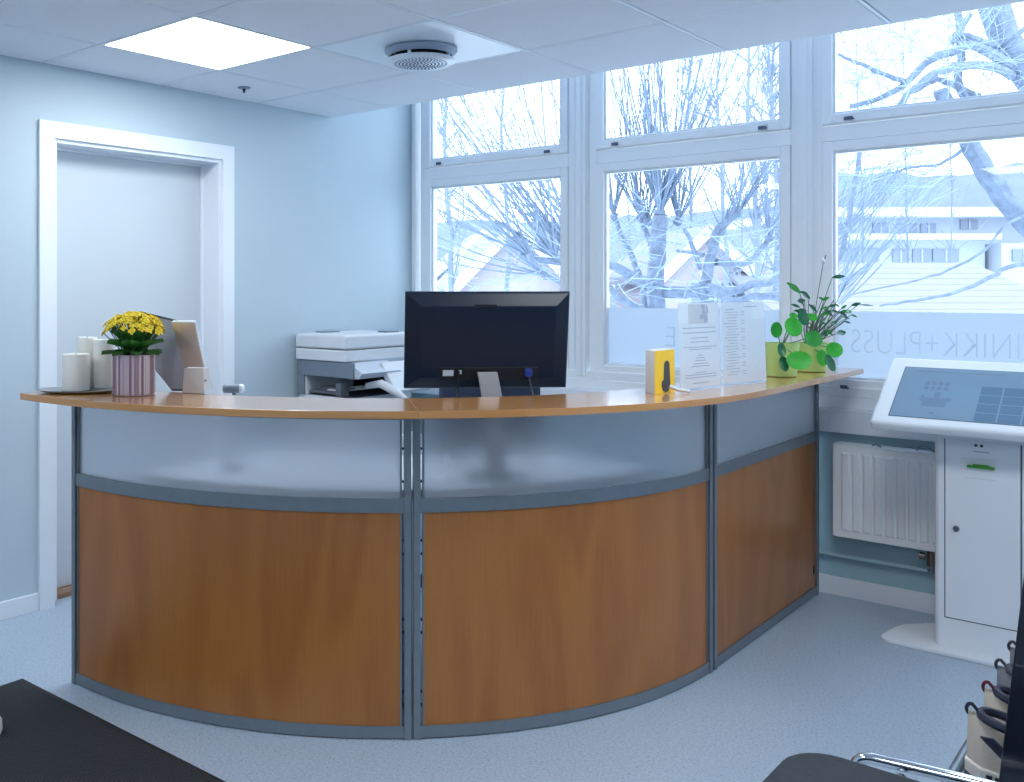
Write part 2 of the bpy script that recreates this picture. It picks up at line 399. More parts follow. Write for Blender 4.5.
# ------------------------------------------------------------------ windows
panes = [(.141, 1.046), (1.305, 2.213), (2.439, 3.347), (3.580, 4.488), (4.72, 5.63)]
ZL0, ZL1, ZU0, ZU1 = .963, 1.984, 2.148, 2.72
def ring(mb, x0, x1, z0, z1, w, y0, y1):
    mb.box((x0 - w, y0, z0 - w), (x0, y1, z1 + w)).box((x1, y0, z0 - w), (x1 + w, y1, z1 + w))
    mb.box((x0, y0, z0 - w), (x1, y1, z0)).box((x0, y0, z1), (x1, y1, z1 + w)); return mb
edges = [0.0] + [(panes[k][1] + panes[k + 1][0]) / 2 for k in range(4)] + [XR]
for k, (x0, x1) in enumerate(panes):
    nm = ('left window beside the blue wall', 'middle window behind the two paper stands', 'window behind the kiosk with a thick leaning trunk outside',
          'window right of the picture', 'window far right of the picture')[k]
    w = root_struct('window_%d' % (k + 1), ((x0 + x1) / 2, 0, .93)); w['label'] = 'white framed ' + nm
    f = MB(); fw = .085
    xl = max(x0 - fw, edges[k] + .028); xr = min(x1 + fw, edges[k + 1] - .028)
    f.box((xl, .012, .93), (x0 - .045, .10, ZU1 + .08)).box((x1 + .045, .012, .93), (xr, .10, ZU1 + .08))
    f.box((x0 - .045, .012, ZL1 + .045), (x1 + .045, .10, ZU0 - .05)).box((x0 - .045, .012, ZU1 + .045), (x1 + .045, .10, ZU1 + .08)).box((x0 - .045, .012, .90), (x1 + .045, .10, ZL0 - .03))
    f.build('frame', M['frame'], w, bevel=.003)
    lo = ring(MB(), x0, x1, ZL0, ZL1, .043, .004, .07).build('lower_sash', M['frame'], w, bevel=.004)
    up = ring(MB(), x0, x1, ZU0, ZU1, .043, -.002, .07).build('upper_sash', M['frame'], w, bevel=.004)
    gb = MB(); ring(gb, x0 + .011, x1 - .011, ZL0 + .011, ZL1 - .011, .011, .018, .045); gb.build('glazing_bead', M['white_paint'], lo, bevel=.002)
    gb = MB(); ring(gb, x0 + .011, x1 - .011, ZU0 + .011, ZU1 - .011, .011, .012, .045); gb.build('glazing_bead', M['white_paint'], up, bevel=.002)
    MB().box((x0, .045, ZL0), (x1, .051, ZL1)).build('pane', M['glass'], lo)
    MB().box((x0, .045, ZU0), (x1, .051, ZU1)).build('pane', M['glass'], up)
    fl = MB().box((x0 + .004, .0425, ZL0 + .004), (x1 - .004, .0445, 1.266)).build('privacy_film', M['film'], lo); fl['label'] = 'white frosted film strip'
    for lx in (x0 + .075, x1 - .075):
        la = MB().box((lx - .024, -.008, ZU0 - .034), (lx + .012, -.002, ZU0 - .018)).box((lx - .004, -.020, ZU0 - .030), (lx + .008, -.008, ZU0 - .022)).box((lx - .004, -.024, ZU0 - .036), (lx + .022, -.018, ZU0 - .028))
        la = la.build('latch', mat('latch_metal_%d' % k, (92, 104, 120), .35, .7) if lx < x0 + .1 else la_m, up, bevel=.001); la_m = la.data.materials[0]
    if k == 2:
        la = MB().box((2.478, -.018, .925), (2.506, -.010, .938)).box((2.486, -.026, .928), (2.50, -.016, .935)).box((2.486, -.030, .924), (2.516, -.024, .931)).build('latch', la_m, lo)
    # mirrored lettering on the film
    txt = {2: ('KLINIKK+PLUSS', 2.508, 1.080, .112), 1: ('E', 1.628, 1.072, .110)}.get(k)
    if txt:
        cu = bpy.data.curves.new('lettering', 'FONT'); cu.body = txt[0]; cu.size = txt[3] * 1.38; cu.space_character = 1.06; cu.offset = -.0028
        to = bpy.data.objects.new('lettering_source', cu); col.objects.link(to)
        bpy.context.view_layer.update()
        me = bpy.data.meshes.new_from_object(to.evaluated_get(bpy.context.evaluated_depsgraph_get()))
        bpy.data.objects.remove(to)
        wmax = max(v.co.x for v in me.vertices); full = {2: .735 / .66 * .72, 1: .036}[k]
        sx = 1.0 if k == 1 else .765 / wmax
        base = Vector(w.location)
        for v in me.vertices:
            x = txt[1] + (wmax - v.co.x) * sx
            v.co = Vector((x, .0421, txt[2] + v.co.y)) - base
        me.materials.clear(); me.materials.append(M['film_text'])
        lo_ = bpy.data.objects.new('lettering', me); col.objects.link(lo_); lo_.parent = fl; lo_['label'] = 'mirrored grey lettering'
for k in range(1, 5):       # mullion posts
    e = edges[k]
    struct(MB().box((e - .030, -.012, .90), (e + .030, .2, ZT - .06)).box((e - .008, -.020, .90), (e + .010, -.012, ZT - .06)).build('trim_%d' % k, M['frame'], bevel=.004),
           'white mullion post ' + ('between left and middle window', 'between middle window and kiosk window', 'right of kiosk window', 'far right outside the picture')[k - 1])
struct(MB().box((0, -.006, .90), (.028, .2, ZT - .06)).box((.004, -.012, .90), (.016, -.006, ZT - .06)).build('trim_5', M['frame'], bevel=.003), 'narrow white strip in the corner beside the left window')
struct(MB().box((5.74, -.004, .90), (XR, .2, ZT - .06)).build('trim_6', M['wall']), 'blue wall piece right of the last window')

# ------------------------------------------------------------------ reception counter
AX, AY, RC = .806, -1.212, 1.590
def uvwrap(o, arcmode):
    me = o.data; uvl = me.uv_layers.new(name='UVMap')
    p = o
    while p.parent: p = p.parent
    off = Vector(p.location)
    for lp in me.loops:
        w_ = me.vertices[lp.vertex_index].co + off
        if arcmode == 'arc': u = math.atan2(w_.y - AY, w_.x - AX) * RC; v = w_.z
        elif arcmode == 'y': u = w_.y + 7; v = w_.z
        elif arcmode == 'arctop': u = math.atan2(w_.y - AY, w_.x - AX) * RC; v = math.hypot(w_.x - AX, w_.y - AY) + w_.z
        else: u = w_.y; v = w_.x + w_.z
        uvl.data[lp.index].uv = (u, v)
    return o
ZB, ZR0, ZR1, ZTOP = .040, .687, .729, .995
def curved_unit(a0, a1, label):
    am = R_((a0 + a1) / 2)
    o = thing('counter_panel', label, 'reception counter', (AX + RC * math.cos(am), AY + RC * math.sin(am), 0), group='reception counter front units')
    pw = math.degrees(.022 / RC); gp = math.degrees(.012 / RC); b0, b1 = a0 + pw, a1 - pw
    for q0, q1 in ((a0, b0), (b1, a1)):
        MB().arc(AX, AY, RC - .030, RC + .004, q0, q1, 0.0, ZTOP, 2).build('post', M['steel'], o, bevel=.002)
    c0, c1 = b0 + gp, b1 - gp
    MB().arc(AX, AY, RC - .026, RC, b0, b1, 0.004, ZB, 20).build('bottom_rail', M['steel'], o)
    MB().arc(AX, AY, RC - .026, RC, b0, b1, ZR0, ZR1, 20).build('middle_rail', M['steel'], o)
    MB().arc(AX, AY, RC - .026, RC, b0, b1, ZTOP - .026, ZTOP, 20).build('top_rail', M['steel'], o)
    for q0, q1 in ((c0 - .22, c0), (c1, c1 + .22)):
        MB().arc(AX, AY, RC - .020, RC - .003, q0, q1, ZB, ZR0, 2).build('edge_strip', M['steel'], o)
        MB().arc(AX, AY, RC - .020, RC - .003, q0, q1, ZR1, ZTOP - .026, 2).build('edge_strip', M['steel'], o)
    uvwrap(MB().arc(AX, AY, RC - .018, RC - .006, c0, c1, ZB, ZR0, 24).build('wood_panel', M['beech_panel'], o, smooth=True), 'arc')
    MB().arc(AX, AY, RC - .015, RC - .009, c0, c1, ZR1, ZTOP - .026, 24).build('frosted_pane', M['frosted'], o, smooth=True)
    cl = MB()
    for z in (.10, .14, .32, .36, .56, .60, .78, .88):
        for q in (b0 + gp * .45, b1 - gp * .45):
            t = R_(q); cl.obox((AX + (RC - .012) * math.cos(t), AY + (RC - .012) * math.sin(t), z), (.012, .013, .006), Matrix.Rotation(t, 3, 'Z'))
    tag(cl.build('clips', M['rubber'], o), kind='stuff')
    return o
curved_unit(-90.7, -45.10, 'curved beech and frosted counter unit nearest the door')
curved_unit(-44.88, -.4, 'middle curved beech and frosted counter unit below the monitor')
o = thing('counter_panel', 'straight beech and frosted counter unit running to the window', 'reception counter', (AX + RC - .015, -.62, 0), group='reception counter front units')
xo = AX + RC
y0, y1 = AY + .006, -.05
for a, b in ((y0, y0 + .022), (y1 - .022, y1)): MB().box((xo - .03, a, 0), (xo + .004, b, ZTOP)).build('post', M['steel'], o, bevel=.002)
MB().box((xo - .026, y0 + .022, .004), (xo, y1 - .022, ZB)).build('bottom_rail', M['steel'], o)
MB().box((xo - .026, y0 + .022, ZR0), (xo, y1 - .022, ZR1)).build('middle_rail', M['steel'], o)
MB().box((xo - .026, y0 + .022, ZTOP - .026), (xo, y1 - .022, ZTOP)).build('top_rail', M['steel'], o)
uvwrap(MB().box((xo - .018, y0 + .022, ZB), (xo - .006, y1 - .022, ZR0)).build('wood_panel', M['beech_panel'], o), 'y')
MB().box((xo - .015, y0 + .022, ZR1), (xo - .009, y1 - .022, ZTOP - .026)).build('frosted_pane', M['frosted'], o)
MB().box((xo - .006, y1 - .05, .10), (xo - .003, y1 - .036, .135)).build('clip', M['black'], o)
# worktop sections
ZW0, ZW = .997, 1.019
RO, RI = 1.778, 1.455
uvwrap(tag(MB().arc(AX, AY, RI, RO, -90.9, -45.015, ZW0, ZW, 28).build('worktop', M['beech_top'], bevel=.001), 'curved beech worktop section holding the candles and yellow flowers', 'worktop', 'beech worktop sections on the counter'), 'arctop')
uvwrap(tag(MB().arc(AX, AY, RI, RO, -44.985, -.02, ZW0, ZW, 28).build('worktop', M['beech_top'], bevel=.001), 'curved beech worktop section in front of the monitor holding the yellow box', 'worktop', 'beech worktop sections on the counter'), 'arctop')
uvwrap(tag(MB().box((AX + RI, AY + .0006, ZW0), (AX + RO, -.055, ZW)).build('worktop', M['beech_top'], bevel=.001), 'straight worktop section by the window holding the green pots', 'worktop', 'beech worktop sections on the counter'), 'top')

# ------------------------------------------------------------------ behind the counter
o = thing('reception_desk', 'curved white desk hidden behind the reception counter', 'desk', (1.55, -2.0, 0))
MB().arc(AX, AY, .80, 1.44, -84, -6, .70, .725, 24).build('desk_top', mat('white_laminate', (214, 218, 224), .45), o, bevel=.003)
for a in (-78, -45, -12):
    for r in (.9, 1.36):
        t = R_(a); MB().lathe([(.022, 0), (.022, .70)], (AX + r * math.cos(t), AY + r * math.sin(t), 0), 12).build('leg', M['steel'], o, True)

# monitor
mc = at(486.5, 340, 3.32)
Mm = Matrix.Translation(mc) @ Matrix.Rotation(YAW + R_(3.5), 4, 'Z') @ Matrix.Rotation(R_(9), 4, 'X')
foot = Vector((mc.x - .03, mc.y + .03, .725))
o = thing('monitor', 'black flat desktop monitor seen from behind above the worktop', 'monitor', foot)
W2, H2 = .285, .170
mblack = mat('monitor_black_plastic', (10, 28, 50), .34, var=.1, vscale=3, spec=.35)
sh = MB()
rings = [(W2, H2, .010), (W2, H2, -.004), (W2 - .006, H2 - .006, -.009), (W2 - .05, H2 - .045, -.030), (W2 - .055, H2 - .05, -.031)]
i0 = 0
for (a, b, y) in rings: sh.v += [Vector((-a, y, -b)), Vector((a, y, -b)), Vector((a, y, b)), Vector((-a, y, b))]
for k in range(len(rings) - 1):
    for j in range(4): sh.f.append((k * 4 + j, k * 4 + (j + 1) % 4, k * 4 + 4 + (j + 1) % 4, k * 4 + 4 + j))
sh.f.append((0, 3, 2, 1)); e = (len(rings) - 1) * 4; sh.f.append((e, e + 1, e + 2, e + 3))
MB().add(sh, Mm).build('housing', mblack, o, bevel=.002)
MB().add(MB().box((-W2 + .012, .010, -H2 + .02), (W2 - .012, .012, H2 - .012)), Mm).build('screen', M['black'], o)
MB().add(MB().box((-.085, -.040, -.135), (.175, -.028, -.088)).box((-.17, -.034, -.135), (-.085, -.028, -.088)), Mm).build('port_bay', mat('port_bay_black', (12, 14, 20), .5), o, bevel=.002)
MB().add(MB().box((-.048, -.032, .118), (.026, -.0305, .130)), Mm).build('logo', mat('logo_dark', (18, 26, 40), .25), o)
MB().add(MB().box((-.155, -.037, -.118), (-.118, -.0335, -.098)).box((-.10, -.037, -.112), (-.09, -.0335, -.098)), Mm).build('port_sticker', mat('silver_sticker', (196, 202, 210), .4), o)
MB().add(MB().box((.128, -.058, -.118), (.152, -.038, -.092)), Mm).build('cable_plug', mat('blue_plug', (36, 62, 150), .4), o, bevel=.003)
w0 = Mm @ Vector((.14, -.05, -.115)); w1 = at(534, 400, 3.24); MB().tube([w0, w0.lerp(w1, .5) + Vector((0, 0, -.004)), w1, Vector((w1.x, w1.y, .76))], .0035, 6).build('cable', M['black'], o, True)
w0 = Mm @ Vector((-.10, -.04, -.10)); w1 = at(457, 400, 3.24); MB().tube([w0, w0.lerp(w1, .5) + Vector((0, 0, .003)), w1, Vector((w1.x, w1.y, .76))], .0035, 6).build('cable', M['black'], o, True)
pa, pb, pc = at(487, 372, 3.27), at(493, 402, 3.26), Vector((at(496, 430, 3.27)))
st = MB(); rx = RT * .034; ty = FW * .012
P4 = [pa, pb, Vector((pb.x + .01, pb.y + .008, .74))]
for p in P4: st.v += [p - rx - ty, p + rx - ty, p + rx + ty, p - rx + ty]
for k in range(2):
    for j in range(4): st.f.append((k * 4 + j, k * 4 + (j + 1) % 4, k * 4 + 4 + (j + 1) % 4, k * 4 + 4 + j))
st.f += [(3, 2, 1, 0), (8, 9, 10, 11)]
st.build('stand', mat('monitor_stand_silver', (176, 172, 172), .35, .6), o, bevel=.002)
MB().lathe([(.11, .0), (.11, .008), (.10, .012)], (P4[2].x, P4[2].y, .7255), 28).build('base', mblack, o, True)

# office chair behind the desk
oc = at(490, 420, 3.98); oc.z = 0
o = thing('office_chair', 'dark blue office chair back showing under the monitor', 'chair', oc)
cf = mat('dark_blue_chair_fabric', (40, 52, 78), .8, bump=.2, bscale=300)
Rz = Matrix.Rotation(YAW, 4, 'Z')
def L(mb): return MB().add(mb, Matrix.Translation(oc) @ Rz)
L(MB().box((-.23, .10, .44), (.23, .54, .51))).build('seat', cf, o, bevel=.025, segs=3)
L(MB().box((-.21, -.02, .56), (.21, .05, 1.0))).build('backrest', cf, o, bevel=.025, segs=3)
L(MB().box((-.03, .0, .40), (.03, .03, .62)).box((-.03, .0, .40), (.03, .3, .43))).build('back_bracket', M['black'], o)
L(MB().lathe([(.028, .08), (.028, .43)], (0, .32, 0), 12)).build('gas_lift', M['black'], o, True)
for k in range(5):
    t = k * 2 * math.pi / 5 + .3
    L(MB().tube([(0, .32, .10), (.26 * math.cos(t), .32 + .26 * math.sin(t), .075)], [.022, .014], 8)).build('leg', M['black'], o, True)
    L(MB().lathe([(.02, 0.0), (.026, .012), (.026, .045), (.015, .07)], (.26 * math.cos(t), .32 + .26 * math.sin(t), 0), 10)).build('castor', M['black'], o, True)

# small grey gadget
gp = at(234, 388.5, 3.42)
o = thing('desk_gadget', 'small grey cylindrical gadget peeking above the worktop beside the door trim', 'desk gadget', (gp.x, gp.y, .725))
MB().tube([gp - RT * .040, gp - RT * .036, gp + RT * .020], [.010, .016, .016], 14).build('body', mat('gadget_grey', (128, 140, 156), .4), o, True)
MB().tube([gp + RT * .020, gp + RT * .032, gp + RT * .038], [.0155, .0155, .009], 14).build('end_cap', M['metal_plate'], o, True)
MB().lathe([(.006, .0), (.006, gp.z - .735)], (gp.x, gp.y, .73), 8).build('stem', M['steel'], o, True)
MB().lathe([(.05, 0.0005), (.05, .006), (.02, .012)], (gp.x, gp.y, .725), 20).build('base', M['steel'], o, True)

# printer on cabinet
o = thing('storage_cabinet', 'white low cabinet under the printer in the corner', 'cabinet', (.23, -.78, 0))
MB().box((.02, -1.04, .0), (.48, -.50, .58)).build('body', M['kiosk'], o, bevel=.004)
MB().box((.48, -1.03, .06), (.497, -.775, .57)).build('door', M['white_paint'], o, bevel=.002)
MB().box((.48, -.765, .06), (.497, -.51, .57)).build('door', M['white_paint'], o, bevel=.002)
PZ = .58
o = thing('printer', 'white and grey multifunction printer on a cabinet left of the monitor', 'printer', (.24, -.78, PZ))
pw = mat('printer_white', (216, 220, 226), .45); pg = mat('printer_grey', (116, 128, 140), .5); pd = mat('printer_dark', (34, 40, 50), .5)
MB().box((.035, -1.0, PZ), (.42, -.52, .80)).box((.035, -1.0, .80), (.09, -.52, .985)).box((.09, -.60, .80), (.42, -.52, .94)).build('body', pw, o, bevel=.006)
MB().box((.037, -1.012, .905), (.445, -.995, .985)).box((.037, -1.012, .80), (.085, -.995, .905)).build('side_panel', pg, o, bevel=.003)
MB().box((.09, -.98, .80), (.41, -.62, .805)).box((.09, -.63, .80), (.41, -.61, .92)).build('output_bay', pd, o)
pmg = mat('printer_mid_grey', (92, 100, 110), .5)
for a, b in (((.10, -.985, .812), (.30, -.93, .826)), ((.16, -.95, .84), (.36, -.90, .848)), ((.30, -.99, .805), (.34, -.93, .875))): MB().box(a, b).build('tray_guide', pmg, o, bevel=.002)
MB().box((.22, -.97, .829), (.335, -.70, .836)).build('paper_sheets', M['paper'], o)
sc_ = MB().box((.03, -1.02, .988), (.40, -.50, 1.048)); sc_.build('scanner_bed', pw, o, bevel=.006)
MB().box((.028, -1.024, 1.052), (.405, -.50, 1.128)).build('scanner_lid', pw, o, bevel=.014, segs=3)
MB().box((.06, -.90, 1.128), (.13, -.78, 1.134)).build('lid_hinge', pg, o, bevel=.002)
MB().box((.30, -.66, 1.128), (.37, -.56, 1.136)).build('lid_hinge', pg, o, bevel=.002)
cpn = MB(); cpn.v += [Vector(q) for q in ((.40, -1.0, .985), (.40, -.70, .985), (.505, -.70, .935), (.505, -1.0, .935), (.40, -1.0, .90), (.40, -.70, .90), (.47, -.70, .905), (.47, -1.0, .905))]
cpn.f += [(0, 3, 2, 1), (4, 5, 6, 7), (0, 4, 7, 3), (1, 2, 6, 5), (2, 3, 7, 6), (0, 1, 5, 4)]
cpn.build('control_panel', mat('printer_panel', (190, 198, 210), .4), o, bevel=.003)
MB().tube([(.42, -.88, .86), (.50, -.86, .875), (.58, -.84, .84), (.64, -.82, .80)], [.016, .022, .022, .012], 10).build('paper_guide', pw, o, True)
MB().add(MB().box((-.02, -.15, -.09), (.015, .15, .09)), Matrix.Translation((.50, -.66, .90)) @ Matrix.Rotation(R_(-35), 4, 'Y')).build('manual_feed', pw, o, bevel=.006)

# ------------------------------------------------------------------ on the worktop
ZK = ZW + .0005
# candle plate and candles
pc_ = Vector((.905, -2.845, ZK))
o = thing('serving_plate', 'flat grey metal plate under the three white candles', 'plate', pc_)
pl = MB().lathe([(.09, 0), (.128, .004), (.140, .009), (.140, .011), (.126, .007), (.02, .0045)], (0, 0, 0), 36)
MB().add(pl, Matrix.Translation(pc_) @ Matrix.Rotation(YAW, 4, 'Z') @ Matrix.Diagonal((1, .62, 1, 1))).build('dish', mat('pewter', (150, 158, 160), .3, .6), o, True)
def candle(px, t, w, ytop, ybot, label):
    r = w / 2 * t / FPX; b = at(px, ybot, t); h = (ybot - ytop) * t / FPX
    b.z = ZK + .0075
    o = thing('candle', label, 'candle', b, group='white pillar candles on the plate')
    MB().lathe([(r * .97, 0), (r, .003), (r, h - .004), (r * .95, h), (r * .7, h - .003), (r * .3, h - .006), (.001, h - .006)], b, 28).build('wax', M['candle'], o, True)
    MB().tube([b + Vector((0, 0, h - .008)), b + Vector((.001, 0, h + .002))], .0012, 5).build('wick', M['black'], o)
candle(76, 3.215, 27, 355, 391, 'shortest white pillar candle at the front of the plate')
candle(87, 3.31, 20, 338, 388, 'tall white pillar candle behind the short candle')
candle(104, 3.29, 21, 341, 389, 'tall white pillar candle next to the flower pot')

# leaves
def leaf_mesh(Lg, Wd, cup=.15, droop=.2, nx=6, tip=1.0):
    m = MB()
    for i in range(nx + 1):
        s = i / nx
        hw = Wd / 2 * math.sin(math.pi * min(1, s ** tip * .985 + .012))
        for j in (-1, -.5, 0, .5, 1):
            m.v.append(Vector((s * Lg, hw * j, cup * Wd * j * j - droop * Lg * s * s)))
    for i in range(nx):
        for j in range(4):
            a = i * 5 + j; m.f.append((a, a + 5, a + 6, a + 1))
    n = len(m.v); m.v += [v - Vector((0, 0, .0008)) for v in m.v]; m.f += [tuple(n + k for k in reversed(q)) for q in list(m.f)]
    return m
def orient(d, up=Vector((0, 0, 1)), roll=0):
    x = Vector(d).normalized(); y = up.cross(x)
    y = y.normalized() if y.length > 1e-4 else Vector((0, 1, 0)); z = x.cross(y)
    return Matrix((x, y, z)).transposed().to_4x4() @ Matrix.Rotation(roll, 4, 'X')
kg = mat('kalanchoe_leaf_green', (50, 112, 44), .4, var=.2, vscale=20)
# kalanchoe
kb = at(134, 393, 3.14); kb.z = ZK
o = thing('flowering_plant', 'yellow flowering pot plant in a striped lilac pot', 'potted plant', kb)
pr_ = 20.5 * 3.14 / FPX; ph = 40.5 * 3.14 / FPX
pot = MB().lathe([(pr_ * .95, 0), (pr_ * .97, .002), (pr_, ph), (pr_ * .92, ph), (pr_ * .90, ph * .85)], kb, 40, True, True).build('pot', mat('lilac_pot', (176, 162, 174), .5), o, True)
sc3 = [mat('pot_stripe_%d' % k, c, .5) for k, c in enumerate(((206, 196, 202), (134, 110, 128), (156, 134, 150), (190, 176, 188)))]
bs = [MB() for _ in sc3]
NS = 54
for k in range(NS):
    t0 = 2 * math.pi * k / NS; t1 = t0 + 2 * math.pi / NS * rnd.uniform(.55, .95)
    b = bs[rnd.choice((0, 0, 1, 2, 2, 3))]
    r0 = pr_ * 1.002; r1 = pr_ * 1.02
    q = [Vector((r * math.cos(t), r * math.sin(t), 0)) for r, t in ((r0, t0), (r1, t0), (r1, t1), (r0, t1))]
    b.add(MB().prism([(v.x, v.y) for v in q], .004, ph - .003), Matrix.Translation(kb))
for k, b in enumerate(bs): tag(b.build('stripes', sc3[k], pot), kind='stuff')
top = kb + Vector((0, 0, ph))
for k in range(34):
    t = k * 2.4 + .3; el = (.12, .42, .72)[k % 3]
    dr = Vector((math.cos(t) * math.cos(el), math.sin(t) * math.cos(el), math.sin(el)))
    lf = leaf_mesh(.074 + .016 * rnd.random(), .056, .22, .10, 8)
    MB().add(lf, Matrix.Translation(top + Vector((0, 0, -.004 + .010 * (k % 3))) + dr * .018) @ orient(dr)).build('leaf', kg, o, True)
stems = MB(); fl, fc = MB(), MB()
for k in range(240):
    u = math.sqrt(rnd.random()); t = rnd.random() * 6.283
    rr = .098 * u
    p = top + Vector((rr * math.cos(t), rr * math.sin(t), .070 + .062 * math.sqrt(max(0, 1 - u * u)) + rnd.uniform(-.014, .008)))
    nrm = (p - (top + Vector((0, 0, .02)))).normalized()
    Mx = Matrix.Translation(p) @ orient(nrm) @ Matrix.Rotation(R_(90), 4, 'Y')
    for q in range(4):
        pe = leaf_mesh(.0125, .0115, .2, .1, 3)
        fl.add(pe, Mx @ Matrix.Rotation(q * math.pi / 2 + rnd.random() * .3, 4, 'Z'))
    fc.lathe([(.0016, -.001), (.0018, .0015), (.0005, .003)], (0, 0, 0), 5); fc.v[-15:] = [Mx @ v for v in fc.v[-15:]]
    if k % 3 == 0: stems.tube([top + Vector((rr * .3 * math.cos(t), rr * .3 * math.sin(t), .0)), p], .0016, 4)
stems.build('stems', mat('flower_stem_green', (66, 112, 48), .5), o, True)
fo = fl.build('flowers', mat('yellow_petals', (250, 224, 62), .5, var=.10, vscale=60), o); fo['label'] = 'dense yellow flower heads'
tag(fc.build('flower_centres', mat('orange_centres', (214, 160, 30), .5), o), kind='stuff'); tag(fo, kind='stuff')

# sanitiser stand with printed board
sb = at(190, 391, 3.24)
sb.z = ZK
o = thing('sanitiser_stand', 'leaning metal hand sanitiser stand with a printed board behind the yellow flowers', 'sanitiser stand', sb)
bp = [at(139, 311, 3.36), at(180, 321, 3.27), at(189, 391, 3.24), at(172, 391, 3.26), at(156, 371, 3.31), at(146, 345, 3.34)]
nrm = (bp[1] - bp[0]).cross(bp[3] - bp[0]).normalized()
if nrm.dot(FW) > 0: nrm = -nrm
def slab(pts, n, th):
    m = MB(); k = len(pts); m.v += [p.copy() for p in pts] + [p - n * th for p in pts]
    m.f.append(tuple(range(k))); m.f.append(tuple(reversed(range(k, 2 * k))))
    for j in range(k): m.f.append((j, (j + 1) % k, k + (j + 1) % k, k + j))
    return m
slab(bp, nrm, .01).build('board', mat('board_dark_edge', (46, 54, 66), .5), o, bevel=.001)
cb = sum(bp, Vector()) / 6
inn = [cb + (p - cb) * .95 + nrm * .0012 for p in bp]
bo = slab(inn, nrm, .001).build('board_face', mat('board_face_grey', (158, 164, 178), .5), o)
tx = MB(); ux = (bp[1] - bp[0]).normalized(); uy = (bp[3] - bp[0]); uy = (uy - ux * uy.dot(ux)).normalized()
for k in range(9):
    c = bp[0].lerp(bp[1], .58) + (bp[2] - bp[1]) * (.26 + .06 * k) + ux * (.012 if k else .0)
    tx.obox(c + nrm * .0018, (.055 - .012 * (k % 3), .0035, .001), Matrix((ux, uy, nrm)).transposed())
tx.build('print', M['ink'], bo)
beige = mat('champagne_metal', (196, 178, 166), .35, .35)
qa = [at(171.5, 323, 3.21), at(194.5, 323, 3.17), at(204, 367, 3.15), at(184, 367, 3.19)]
n2 = (qa[1] - qa[0]).cross(qa[3] - qa[0]).normalized()
if n2.dot(FW) > 0: n2 = -n2
slab(qa, n2, .004).build('plate', beige, o, bevel=.001)
qt = [qa[0] + UP * .006, qa[1] + UP * .006, qa[1] + FW * .03 + UP * .008, qa[0] + FW * .03 + UP * .008]
slab(qt, UP, .005).build('top_flange', M['white_paint'], o, bevel=.002)
qb = [at(184, 368, 3.18), at(203.5, 368, 3.15), at(204, 391.3, 3.15), at(182, 391.3, 3.19)]
for q in qb[2:]: q.z = ZK + .0
slab(qb, n2, .035).build('tray_box', mat('tray_light', (206, 206, 206), .45), o, bevel=.002)
qr = [at(195, 324, 3.17), at(197, 324, 3.19), at(213, 391, 3.2), at(204, 391, 3.15)]
for q in qr[2:]: q.z = ZK
slab(qr, (qr[1] - qr[0]).cross(qr[3] - qr[0]).normalized(), .003).build('side_cheek', mat('cheek_grey', (196, 204, 214), .4), o)
MB().tube([at(205.5, 380.5, 3.15), at(205.5, 380.5, 3.14)], .004, 8).build('screw', M['steel'], o)

# yellow box
bx = Vector((2.372, -1.628, ZK)); ax_ = Vector((.003, .159, 0)); bxw = .115
ul = Vector((-.058, .052, 0)); ur = Vector((.010, .127, 0))
o = thing('product_box', 'small yellow and white carton standing on the worktop', 'carton', bx)
cor = [bx, bx + ur, bx + ur + ul, bx + ul]; hb = .143
MB().prism([(p.x, p.y) for p in cor], ZK, ZK + hb).build('carton', M['paper'], o, bevel=.001)
nu = ur.normalized(); ny = Vector((nu.y, -nu.x, 0))
yf = slab([bx + ny * .0008, bx + ur + ny * .0008, bx + ur + ny * .0008 + UP * hb, bx + ny * .0008 + UP * hb], ny, .0006).build('yellow_front', mat('yellow_print', (246, 202, 14), .4), o)
nl = Vector((-ul.normalized().y, ul.normalized().x, 0)); nl = nl if nl.dot(FW) < 0 else -nl
sil = MB()
pts = []
for k in range(9): t = math.pi * k / 8; pts.append((.075 + .017 * math.cos(t), .092 + .016 * math.sin(t)))
pts += [(.056, .045)] + [(.070 + .028 * math.cos(t), .028 + .026 * math.sin(t)) for t in [2.6, 3.2, 3.9, 4.6, 5.3, 6.0, 6.6]]
slab([bx + nu * a + UP * b + ny * .0022 for a, b in pts], ny, .0012).build('black_print', mat('black_print', (52, 52, 58), .5), yf)
wp = bx + nu * .074 + ny * .012 + UP * .024
MB().tube([wp, wp + ny * .02 + nu * .02 - UP * .012, wp + ny * .045 + nu * .05 - UP * .018], [.007, .006, .005], 10).build('spout', mat('clear_white_plastic', (214, 220, 226), .25), o, True)

